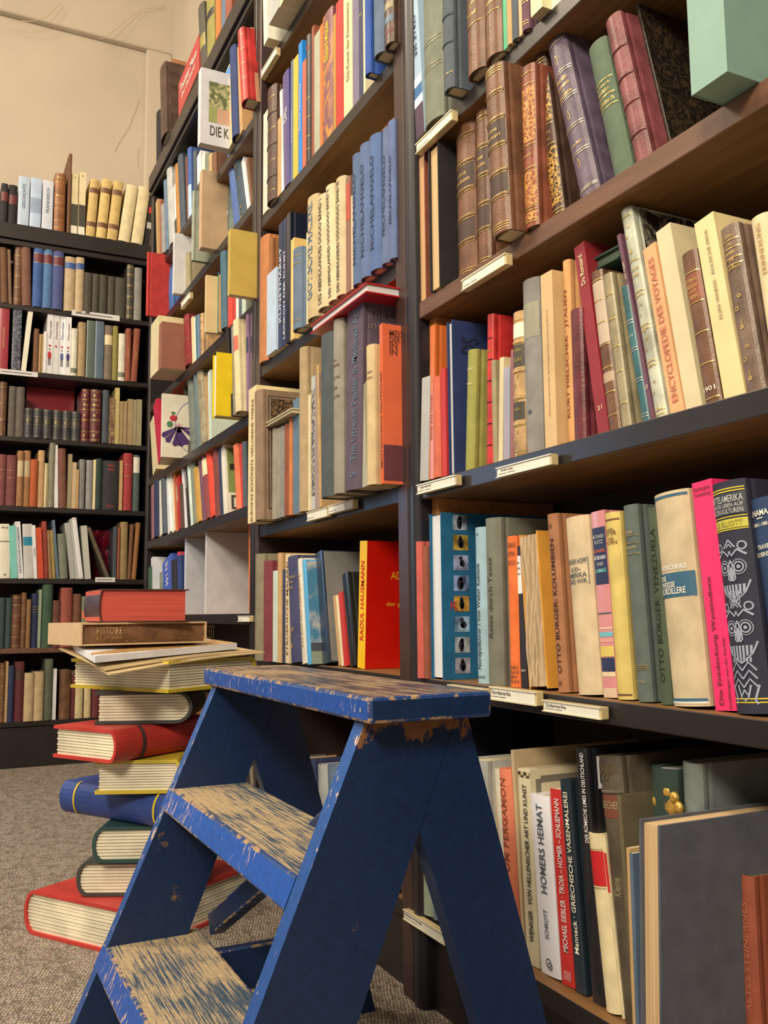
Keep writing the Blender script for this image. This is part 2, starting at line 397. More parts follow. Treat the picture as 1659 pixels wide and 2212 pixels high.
# ------------------------------------------------------------ room shell
M_DARK = mat((36, 30, 28), 'paint'); M_WOOD = mat((128, 88, 46), 'wood'); M_BACK = mat((48, 34, 26), 'flat'); M_BROWN = mat((104, 68, 46), 'wood')
M_WALL = mat((194, 174, 146), 'wall'); M_CRACK = mat((182, 156, 120), 'flat')
def carpet():
    m = bpy.data.materials.new('woven_carpet'); m.use_nodes = True
    N = m.node_tree.nodes; L = m.node_tree.links; b = N['Principled BSDF']
    tc = N.new('ShaderNodeTexCoord'); mp = N.new('ShaderNodeMapping'); mp.inputs['Scale'].default_value = (1, 1.35, 1); mp.inputs['Rotation'].default_value = (0, 0, .5)
    L.new(tc.outputs['Object'], mp.inputs[0])
    n0 = N.new('ShaderNodeTexNoise'); n0.inputs['Scale'].default_value = 30; L.new(mp.outputs[0], n0.inputs['Vector'])
    va = N.new('ShaderNodeVectorMath'); va.operation = 'MULTIPLY_ADD'; va.inputs[1].default_value = (.006,)*3; L.new(n0.outputs['Color'], va.inputs[0]); L.new(mp.outputs[0], va.inputs[2])
    vo = N.new('ShaderNodeTexVoronoi'); vo.inputs['Scale'].default_value = 150; vo.inputs['Randomness'].default_value = .35; L.new(va.outputs[0], vo.inputs['Vector'])
    rp = N.new('ShaderNodeValToRGB'); rp.color_ramp.elements[0].position = .15; rp.color_ramp.elements[1].position = .62
    rp.color_ramp.elements[0].color = lin((214, 202, 190))+(1,); rp.color_ramp.elements[1].color = lin((114, 102, 90))+(1,)
    L.new(vo.outputs['Distance'], rp.inputs['Fac'])
    n1 = N.new('ShaderNodeTexNoise'); n1.inputs['Scale'].default_value = 90; L.new(tc.outputs['Object'], n1.inputs['Vector'])
    mx = N.new('ShaderNodeMixRGB'); mx.blend_type = 'MULTIPLY'; mx.inputs[0].default_value = .35; L.new(rp.outputs[0], mx.inputs[1]); L.new(n1.outputs['Color'], mx.inputs[2])
    L.new(mx.outputs[0], b.inputs['Base Color']); b.inputs['Roughness'].default_value = .95
    bu = N.new('ShaderNodeBump'); bu.invert = True; bu.inputs['Strength'].default_value = .8; bu.inputs['Distance'].default_value = .004
    L.new(vo.outputs['Distance'], bu.inputs['Height']); L.new(bu.outputs[0], b.inputs['Normal'])
    return m
m = MB(); m.box((-4.3, -4.2, -.05), (1.4, .32, 0)); structure(m.build('floor', carpet()))
m = MB(); m.box((-4.3, -4.2, 3.9), (1.4, .32, 3.95)); structure(m.build('ceiling', M_WALL))
m = MB(); m.box((-4.3, .25, 0), (1.4, .32, 3.9)); structure(m.build('wall_right', M_WALL))
m = MB(); m.box((-4.3, -4.2, 0), (-4.18, .25, 3.9)); wb = structure(m.build('wall_back', M_WALL))
# pilaster and beam that frame the recessed wall panel
m = MB(); m.box((-4.18, .13, 0), (-4.14, .25, 3.26)); structure(m.build('trim_1', M_WALL, bevel=.008))
m = MB()
m.prism([(-4.18, -4.2, 3.26), (-4.14, -4.2, 3.26), (-4.10, -4.2, 3.50), (-4.0, -4.2, 3.9), (-4.18, -4.2, 3.9)], (0, 4.45, 0)); structure(m.build('trim_2', M_WALL, bevel=.008))
def crack(pts, X, wd=.0026):
    q = MB(); P = []
    for i in range(len(pts)-1):
        for k in range(5):
            t = k/5; x = pts[i][0]*(1-t)+pts[i+1][0]*t+random.uniform(-1.6, 1.6); y = pts[i][1]*(1-t)+pts[i+1][1]*t+random.uniform(-1.6, 1.6)
            p = onX(x, y, X); P.append((p.y, p.z))
    q.ribbon(P, wd); q.map(lambda x, y, z: (X, x, z)); o = q.build('plaster_crack', M_CRACK, wb)
crack([(302, 215), (283, 270), (262, 300), (245, 335)], -4.178); crack([(300, 320), (298, 372)], -4.178, .003)
crack([(132, 5), (100, 38), (64, 46), (30, 44), (0, 36)], -4.09, .0035); crack([(358, 12), (300, 22), (270, 48), (232, 78), (210, 84)], -4.09, .003)
# ------------------------------------------------------------ bookcases
def case(name, label, x0, x1, shelves, top=None, panels=(), woods=(), plinth=.1, zt=2.4, th=.026, xfront=None):
    root = empty('bookcase', loc=((x0+x1)/2, .1, 0)); tag(root, label, 'bookcase', 'black bookcases along the walls')
    def bld(mb, nm, ms, bev=0):
        mb.v = [(a-(x0+x1)/2, b-.1, c) for a, b, c in mb.v]; return mb.build(nm, ms, root, bevel=bev)
    for (a, b) in panels:
        m = MB(); m.box((a, 0, 0), (b, .245, zt)); bld(m, 'side_panel', M_DARK, .003)
    for i, z in enumerate(shelves):
        m = MB(); m.box((x0, 0.002, z-th), (x1, .24, z), 0, 1); bld(m, 'shelf', [M_WOOD, M_BROWN if i in woods else M_DARK], .0015)
    m = MB(); m.box((x0, .24, 0), (x1, .248, zt)); bld(m, 'back_panel', M_BACK)
    m = MB(); m.box((x0, .012, 0), (x1, .03, plinth)); bld(m, 'plinth', M_DARK)
    return root, bld
XC0, XC1 = onY(906, 900).x, .1
XB0, XB1 = onY(561, 800).x, onY(862, 900).x
XA0, XA1 = -3.29, onY(546, 800).x
SC = [1.336, 1.066, .778, .478, .135]; SB = [1.906, 1.529, 1.161, .781, .478, .135]; SA = [1.825, 1.60, 1.335, 1.065, .84, .58, .30]
rc, _ = case('C', 'dark bookcase nearest the camera with brown wooden shelf boards', XC0, XC1, SC, woods=(1,), panels=((XC1, XC1+.02),), plinth=.108)
rb_, _ = case('B', 'middle black bookcase behind the blue step stool', XB0, XB1, SB, plinth=.108)
ra, bl = case('A', 'black bookcase at the far corner, full of jutting books', XA0, XA1, SA, panels=((XA0-.03, XA0),), zt=2.2, plinth=.2)
m = MB(); m.box((XA0-.03, -.012, 2.155), (XA1, .245, 2.215), 0); bl(m, 'top_board', M_DARK, .003)
m = MB(); m.box((XA0-.03, -.004, 2.135), (XA1, .01, 2.152), 0); bl(m, 'cornice_strip', M_DARK, .002)
def post(a, b, label, rounded=None):
    root = empty('bookcase_post', loc=((a+b)/2, 0, 0)); tag(root, label, 'post', 'upright posts between the bookcases')
    h = (b-a)/2
    if rounded:
        m = MB(); m.box((-h, -.004, 0), (h*.0, .24, 2.9)); m.build('flat_upright', mat((62, 42, 38), 'paint'), root, bevel=.002)
        m = MB(); P = [(h*.0+.0005, .24, 0), (h*.0+.0005, .004, 0)]+[(h*.5-h*.48*math.cos(t*PI/8), .002-.010*math.sin(t*PI/8), 0) for t in range(9)]+[(h-.0005, .24, 0)]
        m.prism(P, (0, 0, 2.9)); m.build('rounded_upright', mat((34, 32, 36), 'paint'), root)
    else:
        m = MB(); m.box((-h, -.004, 0), (-h*.08, .24, 2.9)); m.build('flat_upright', M_DARK, root, bevel=.002)
        m = MB(); m.box((h*.04, -.002, 0), (h, .24, 2.9)); m.build('flat_upright', mat((60, 44, 40), 'paint'), root, bevel=.002)
post(XB1, XC0, 'upright between middle and right bookcases, half brown and half glossy black', True)
post(XA1, XB0, 'narrow upright between middle bookcase and far corner bookcase')
# far bookcase, facing the camera
XD = -3.85
SD = [1.83, 1.56, 1.29, 1.012, .727, .456, .175]; DY0, DY1 = -1.4, .112
root = empty('bookcase', loc=(XD, -.6, 0)); tag(root, 'low black bookcase on the far wall, facing the camera', 'bookcase', 'black bookcases along the walls')
def bd(a, b, nm, ms, fm=None, bev=.002):
    m = MB(); m.box((a[0]-XD, a[1]+.6, a[2]), (b[0]-XD, b[1]+.6, b[2])); return m.build(nm, ms, root, bevel=bev)
for i, z in enumerate(SD): bd((XD-.24, DY0, z-.02), (XD, DY1, z), 'shelf', M_DARK if i != 5 else M_BROWN)
bd((XD-.25, DY0-.02, 2.10), (XD+.012, DY1+.03, 2.163), 'top_board', M_DARK); bd((XD-.01, DY0-.02, 2.075), (XD+.004, DY1+.03, 2.097), 'cornice_strip', M_DARK)
bd((XD-.25, DY1, 0), (XD, DY1+.03, 2.09), 'side_panel', M_DARK); bd((XD-.25, DY0-.02, 0), (XD, DY0, 2.09), 'side_panel', M_DARK)
bd((XD-.25, DY0, 0), (XD-.243, DY1, 2.09), 'back_panel', mat((44, 26, 34), 'flat')); bd((XD-.02, DY0, 0), (XD-.005, DY1, .152), 'plinth', M_DARK)
# ------------------------------------------------------------ books, row by row
Z1 = (0, 0, 2.765); Z2 = (0, 500, 2.765); Z3 = (0, 1050, 2.765); B1 = (400, 0, 2.765); B2 = (400, 550, 2.765); B3 = (500, 1050, 2.765)
C1 = (850, 0, 3.318); C2 = (1159, 0, 3.318); C3 = (850, 500, 3.318); C4 = (1159, 450, 3.318); C5 = (850, 1000, 3.318); C6 = (1159, 1000, 3.318)
C7 = (850, 1580, 3.016); C8 = (1159, 1580, 3.318); DA = (0, 520, 5.184); DB = (0, 820, 5.184); DC = (0, 1100, 5.184)
A1 = (320, 700, 6.9125); A2 = (320, 980, 5.529); A3 = (310, 350, 6.32); PX = (0, 0, 1)
def E(zb, xl, xr, zt, xt, yt, col, st, o=None):
    o = dict(o or {})
    if 'yb' in o: o['yb'] = zb[1]+o['yb']/zb[2]
    return (zb[0]+xl/zb[2], zb[0]+xr/zb[2], zt[0]+xt/zt[2], zt[1]+yt/zt[2], col, st, o)
SCR = patternmat('gilt_scrollwork', (70, 46, 28), (206, 164, 84), 'scroll', 150)
SCR2 = patternmat('gilt_scrollwork_orange', (140, 76, 44), (208, 156, 84), 'scroll', 150)
MARB = patternmat('marbled_paper', (62, 48, 34), (18, 15, 13), 'marble', 60)
GB = ((.04, .06, .2, .22, .4, .42, .6, .62, .8, .82, .94, .96), GOLD)
RIB = (.2, .4, .6, .8)
def star(q, cx, cz, r):
    for k in range(5):
        a = PI/2+k*2*PI/5; b1 = a-.35; b2 = a+.35
        q.poly([(cx, 0, cz), (cx+r*.45*math.cos(b1), 0, cz+r*.45*math.sin(b1)), (cx+r*math.cos(a), 0, cz+r*math.sin(a)), (cx+r*.45*math.cos(b2), 0, cz+r*.45*math.sin(b2))])
def stars2(q, w, h): star(q, w*.5, h*.93, w*.22); star(q, w*.5, h*.05, w*.22)
def flowers(zs):
    def f(q, w, h):
        for z in zs:
            for dx, dz, r in ((-.12, 0, .09), (.1, .012, .07), (0, -.02, .08)):
                q.ring(w*(.5+dx), z*h+dz, w*r, w*.05, n=8)
            q.ribbon([(w*.5, z*h-.022), (w*.53, z*h-.012)], w*.035)
    return f
def diamonds(q, w, h):
    for z in (.2, .5, .86): q.ribbon([(w*.5+a*.04*w*1.6, z*h+b*.008) for a, b in ((0, 1), (1, 0), (0, -1), (-1, 0), (0, 1))], .0009)
def tribal(q, w, h):
    c = w*.5; s = w
    def sym(P, wd):
        q.ribbon([(c+x*s, z*h) for x, z in P], wd*s); q.ribbon([(c-x*s, z*h) for x, z in P], wd*s)
    for z in (.62, .36):                       # two masks: eyes, nose, teeth, scrolls
        for sg in (-1, 1):
            q.ring(c+sg*.2*s, z*h, .11*s, .035*s); q.disc(c+sg*.2*s, z*h, .045*s, mi=0); q.ring(c+sg*.2*s, z*h, .17*s, .02*s)
        q.disc(c, (z-.03)*h, .07*s, .03*h); sym([(.0, z+.03), (.08, z), (.1, z-.05), (.03, z-.06)], .04)
        for k in range(-3, 4): q.ribbon([(c+k*.095*s, (z-.075)*h), (c+k*.09*s, (z-.11-.008*(3-abs(k)))*h)], .06*s)
        sym([(.4, z+.05), (.2, z+.075), (.05, z+.05), (0, z+.07)], .05); sym([(.42, z-.06), (.3, z-.11), (0, z-.15)], .04)
        q.ring(c+.32*s, (z+.09)*h, .09*s, .035*s); q.ring(c-.32*s, (z+.09)*h, .09*s, .035*s)
        sym([(.16, z+.085), (0, z+.12)], .04); sym([(.08, z+.085), (0, z+.102)], .03)
    for r in (.14, .09, .04): q.ribbon([(c+a*r*s, .49*h+b*r*s) for a, b in ((1, 1), (-1, 1), (-1, -1), (1, -1), (1, 1))], .03*s)
    for z in (.2, .165, .13): sym([(.34, z-.02), (.17, z+.015), (0, z-.02)], .04)
    sym([(.36, .12), (.25, .06), (.3, .04)], .05); sym([(.18, .12), (.1, .07), (0, .1)], .05); q.ring(c, .075*h, .12*s, .03*s, n=4)
    for k in range(-3, 4): q.ribbon([(c+k*.08*s, .215*h), (c+k*.08*s, .235*h)], .05*s)
R = 'right bookcase'
# --- right bookcase, five rows
row('c1', 'top row, '+R, 'books on the top shelf of the right bookcase', SC[0], PX, hmin=.19, entries=[
 E(C1, 165, 226, C1, 112, 30, 'ltblue', 'p', dict(n='sea-patterned', L='slim sea-patterned paperback beside the post, top row of the '+R, P=[(.0, .22, (66, 40, 60)), (.22, .28, (226, 232, 238)), (.28, .36, (40, 96, 140)), (.36, .42, (230, 234, 238))], T=[('STILLE SEE', 'dn', 'navy', .72, .3, .3)])),
 E(C1, 232, 366, C1, 205, -330, 'ggrey', 'c', dict(b=((.28, .3, .42, .44), 'khaki'))),
 E(C1, 370, 440, C1, 348, -380, 'slate', 'c', dict(yb=690, b=((.1, .3, .48, .66, .84), GOLD), ribs=(.3, .48, .66))),
 E(C1, 545, 664, C1, 520, -330, 'brown', 'l', dict(yb=590, b=((.36, .52), GOLD), T=[('I.', 'h', GOLD, .50, .025, .22), ('Band', 'h', GOLD, .44, .03, .5)], P=[(.36, .52, 'leather')])),
 E(C1, 675, 785, C1, 665, -350, 'brown', 'l', dict(b=((.34, .5), GOLD), T=[('II.', 'h', GOLD, .48, .025, .25), ('Band', 'h', GOLD, .42, .03, .5)], P=[(.34, .5, 'leather')])),
 E(C1, 790, 818, C1, 785, -300, 'gbright', 'p'), E(C1, 820, 852, C1, 812, -260, 'tan', 'c', dict(art=flowers((.35,)))),
 E(C1, 856, 898, C1, 845, -280, 'slate', 'c'), E(C1, 902, 924, C1, 898, -240, 'peach', 'p'), E(C1, 928, 978, C1, 922, -260, 'plum', 'c', dict(b=GB)),
 E(C1, 985, 1068, C1, 978, -240, 'cream', 'p', dict(yb=130)), E(C1, 1135, 1205, C1, 1128, -260, 'pglt', 'p'), E(C1, 1212, 1280, C1, 1205, -290, 'khaki', 'c'), E(C1, 1285, 1340, C1, 1280, -300, 'maroon', 'c')])
lf = dict(b=((.02, .035, .05, .2, .22, .34, .36, .5, .52, .66, .68, .82, .84, .95, .965, .98), GOLD), ribs=(.21, .35, .51, .67, .83), T=[('Berlin', 'h', GOLD, .27, .02, .5), ('Brehms', 'h', GOLD, .61, .022, .6), ('Tierleben', 'h', GOLD, .575, .024, .74)], P=[(.36, .5, 'dkbrown'), (.52, .66, 'dkbrown')])
l2 = dict(lf); l2['P'] = [(.5, .68, (66, 44, 36)), (.2, .34, (66, 44, 36))]; l2['T'] = [('ohns', 'h', GOLD, .61, .022, .5), ('exikon', 'h', GOLD, .57, .026, .7)]
row('c2', 'second row, '+R, 'books on the second shelf of the right bookcase', SC[1], PX, hmin=.15, entries=[
 E(C3, 105, 163, C1, 108, 1280, 'black2', 'f', dict(n='tan-paged', pg=(214, 172, 120), L='slim dark book with tan fore-edge outward, right beside the post')),
 E(C3, 172, 238, C1, 168, 1120, 'redbrown', 'f', dict(n='tan-paged', pg=(208, 160, 108), L='red-brown book with page edges outward, second from the post')),
 E(C3, 262, 336, C1, 262, 1075, 'black', 'f', dict(yb=440, n='black-covered', pg=(216, 176, 122), L='dark mottled book with page edges outward, left of three chestnut volumes')),
 E(C3, 475, 606, C1, 440, 855, 'leather', 'l', dict(l2, n='chestnut gilt', L='left volume of three matching chestnut leather books with gilt bands')),
 E(C3, 620, 708, C1, 592, 690, 'leather', 'l', dict(l2, n='chestnut gilt', L='middle volume of three matching chestnut leather books with gilt bands')),
 E(C3, 722, 850, C1, 665, 562, 'leather', 'l', dict(l2, n='chestnut gilt', yb=75, L='right, foremost volume of three matching chestnut leather books with gilt bands')),
 E(C1, 952, 1048, C1, 897, 530, 'redbrown', 'l', dict(P=[(.04, .09, SCR2), (.13, .34, SCR2), (.52, .86, SCR2)], b=((.03, .1, .12, .36, .5, .88, .95), GOLD), T=[('Bismarck', 'h', GOLD, .44, .018, .6)], L='orange-brown book with gilt scrollwork spine, right of the chestnut volumes')),
 E(C1, 1156, 1240, C1, 1014, 445, 'dkbrown', 'l', dict(P=[(.09, .42, SCR), (.58, .92, SCR)], b=((.04, .06, .44, .56, .94, .96), GOLD), T=[('1871', 'h', GOLD, .51, .02, .55), ('Krieg', 'h', GOLD, .47, .018, .5)], L='dark brown leaning book with richly gilt ornate spine')),
 E(C1, 1360, 1500, C1, 1115, 372, 'purple', 'l', dict(b=((.05, .06, .26, .275, .42, .435, .6, .615, .77, .785, .965), (200, 176, 140)), art=diamonds, T=[('Martin', 'h', GOLD, .73, .03, .55), ('Anatomie', 'h', GOLD, .69, .026, .66), ('der', 'h', GOLD, .662, .014, .2), ('Haustiere', 'h', GOLD, .635, .026, .7), ('Zweiter Band', 'h', GOLD, .32, .016, .6)], L='thick grey-purple leaning book with gold rules and small diamonds')),
 E(C2, 575, 712, C2, 380, 392, 'green', 'c', dict(cm=mat((84, 98, 74), 'c'), b=((.505, .70), GOLD), T=[('H. Vierordt', 'h', GOLD, .665, .022, .7), ('Medizin-', 'h', GOLD, .625, .028, .66), ('geschichtliches', 'h', GOLD, .585, .024, .9), ('Hilfsbuch', 'h', GOLD, .545, .034, .8)], L='grey-green leaning book titled in gold between purple and rose books')),
 E(C2, 730, 850, C2, 500, 195, 'rose', 'l', dict(cm=mat((124, 62, 62), 'l'), ribs=(.2, .4, .58, .77), L='tall rose leather book leaning left beside the dark marbled one')),
 E(C2, 962, 985, C2, 640, 120, 'black', 'c', dict(lean=-.22, Y=.05, n='marbled', hh=.23, cm=MARB, L='black marbled book leaning behind the mint green slipcase')),
 E(C2, 1110, 1370, C2, 1040, -260, 'mint', 'p', dict(n='mint green', yb=690, hh=.27, d=.2, cm=mat((132, 160, 140), 'card'), flat=1, solid=1, L='big pale mint green slipcase jutting out at the shelf end'))])
row('c3', 'third row, '+R, 'books on the third shelf of the right bookcase', SC[2], PX, [
 E(C3, 190, 250, C3, 205, 1062, 'ltgrey', 'p'), E(C3, 256, 294, C3, 262, 688, 'orange', 'j', dict(T=[('REISE INS LICHT', 'up', 'redbrown', .4, .5, .3)])),
 E(C3, 296, 344, C3, 292, 1058, 'salmon', 'c'), E(C3, 349, 382, C3, 347, 992, 'red', 'p'),
 E(C3, 398, 441, C3, 385, 655, 'dblue', 'f', dict(n='navy', pg=(226, 218, 200), d=.17, L='large navy book with pale page edges outward, third row of the '+R, CT=[('DS', .0, .06, .84, .026, (20, 26, 50), 'up')])),
 E(C3, 520, 582, C3, 540, 872, 'olive', 'c', dict(n='olive green', cm=mat((150, 146, 70), 'c'), T=[('EL DORADO', 'h', 'cream', .84, .02, .7), ('SPANIEN', 'h', 'cream', .72, .02, .6)])),
 E(C3, 672, 716, C3, 677, 612, 'red', 'l', dict(b=((.14, .28, .42, .56, .70, .84), 'black'), T=[('ITALIA', 'h', GOLD, .76, .02, .7)], L='red cloth book with black rules beside the olive green one')),
 E(C3, 718, 750, C3, 714, 935, 'khaki', 'c'), E(C3, 752, 782, C3, 762, 912, 'cream', 'p'), E(C3, 788, 834, C3, 790, 988, 'bgrey', 'p', dict(n='lavender grey', cm=mat((160, 152, 158), 'p'))), E(C3, 838, 862, C3, 842, 856, 'mauve', 'c'),
 E(C3, 868, 953, C3, 864, 606, 'tan', 'l', dict(P=[(.62, .77, 'dkolive'), (.26, .38, 'dkolive'), (.82, .92, 'ivory')], b=((.03, .05, .22, .24, .4, .42, .6, .78, .80, .94), GOLD), ribs=(.23, .41, .59, .79), T=[('JACOBS', 'h', GOLD, .73, .026, .7), ('HELLAS', 'h', GOLD, .67, .026, .7), ('Geographie', 'h', GOLD, .33, .018, .6)], art=flowers((.5, .12)), L='tan leather book with dark title labels and gilt rules')),
 E(C3, 965, 1083, C3, 952, 385, 'grey', 'c', dict(P=[(.66, .86, (150, 142, 116))], T=[('*', 'h', 'slate', .24, .03, .3)])),
 E(C3, 1090, 1175, C3, 1054, 320, 'peach', 'p', dict(n='pale tan', cm=mat((212, 174, 118), 'p'), yb=1560, T=[('Historischer Bericht über die Kunstgeschichte in Hamburg. Band 15', 'up', 'brown', .48, .66, .13)], L='thick pale tan paperback jutting forward with fine upright title')),
 E(C4, 232, 285, C4, 178, 392, 'tan', 'c', dict(cm=mat((204, 148, 90), 'c'), T=[('KURT HIELSCHER · JTALIEN', 'up', 'redbrown', .49, .93, .6)], L='tall tan book with large brown upright lettering')),
 E(C4, 278, 362, C4, 255, 748, 'maroon', 'l', dict(lim=(-.1, .05))), E(C4, 445, 526, C4, 268, 290, 'dkred', 'p', dict(T=[('Du Ronsard', 'up', 'cream', .86, .16, .4), ('21', 'h', 'cream', .14, .022, .4)], L='tall dark red book numbered in cream, leaning left')),
 E(C4, 530, 615, C4, 395, 486, 'brown', 'l', dict(b=((.1, .24, .39, .53, .67, .81, .94), GOLD), P=[(.54, .93, (196, 170, 140)), (.3, .36, (180, 150, 120))])),
 E(C4, 620, 690, C4, 478, 500, 'khaki', 'l', dict(b=((.16, .36, .52, .7, .86), GOLD))), E(C4, 768, 822, C4, 610, 580, 'teal', 'l', dict(b=((.05, .07, .3, .32, .52, .54, .72, .74), 'ltgrey'), T=[('ATLAS', 'h', 'ltgrey', .63, .02, .6)])),
 E(C4, 826, 856, C4, 575, 200, 'plum', 'p', dict(T=[('13', 'h', 'cream', .18, .02, .7), ('Der Magier', 'up', 'cream', .8, .16, .5)])),
 E(C4, 862, 950, C4, 608, 42, 'ltgrey', 'l', dict(n='pale silver-green', cm=mat((186, 184, 156), 'l'), art=flowers((.12, .32, .48, .86)), b=((.02, .04, .24, .26, .41, .43, .57, .59, .74, .96), GOLD), T=[('Gottes', 'h', GOLD, .70, .018, .7), ('Erde', 'h', GOLD, .67, .018, .6)], CP=[(.01, .12, .55, .99, patternmat('tree_photograph', (150, 146, 136), (30, 30, 26), 'marble', 30))], L='tall pale silver-green book with gold flowers down the spine')),
 E(C4, 968, 1068, C4, 762, 305, 'peach', 'p', dict(T=[('ENCYCLOPEDIE DES VOYAGES', 'up', (190, 112, 84), .5, .85, .45)])),
 E(C4, 1078, 1196, C4, 855, 178, 'ivory', 'p', dict(cm=mat((210, 192, 146), 'p'))), E(C4, 1222, 1342, C4, 1044, 358, 'leather', 'l', dict(b=((.04, .26, .46, .66, .86), GOLD), P=[(.67, .85, 'redbrown')], T=[('Altona', 'h', GOLD, .81, .03, .7), ('Bilder', 'h', GOLD, .77, .03, .7), ('und', 'h', GOLD, .735, .02, .4), ('Sitten', 'h', GOLD, .70, .03, .6), ('1901', 'h', 'ivory', .1, .03, .7)], L='worn mottled brown leather book with gilt title between two cream books')),
 E(C4, 1352, 1506, C4, 1130, 118, 'cream', 'p', dict(cm=mat((224, 198, 138), 'p'), T=[('ELIAS VENESIS · ÄOLISCHE ERDE', 'up', 'khaki', .68, .5, .2)], L='thick cream book with faint upright title, beside the grey-brown one')),
 E(C4, 1515, 1655, C4, 1322, 178, 'brown', 'l', dict(n='grey-brown', cm=mat((124, 98, 78), 'l'), art=flowers((.2, .5)), b=((.76, .8, .86, .91), GOLD), T=[('R. Schumann', 'h', GOLD, .935, .022, .6), ('Die', 'h', GOLD, .885, .02, .25), ('Sammler', 'h', GOLD, .835, .024, .55), ('und', 'h', GOLD, .79, .016, .25), ('Kunstbuch', 'h', GOLD, .745, .024, .7)], L='thick grey-brown book with small gold flower ornaments')),
 E(C4, 1720, 1860, C4, 1540, 100, 'cream', 'c', dict(T=[('ERINNERUNG', 'up', 'tan', .8, .3, .25)]))])
PPH = [mat(c, 'photo', False) for c in ((150, 170, 190), (200, 160, 60), (130, 140, 180), (120, 140, 190), (190, 140, 40), (130, 160, 220), (150, 160, 170), (140, 140, 160))]
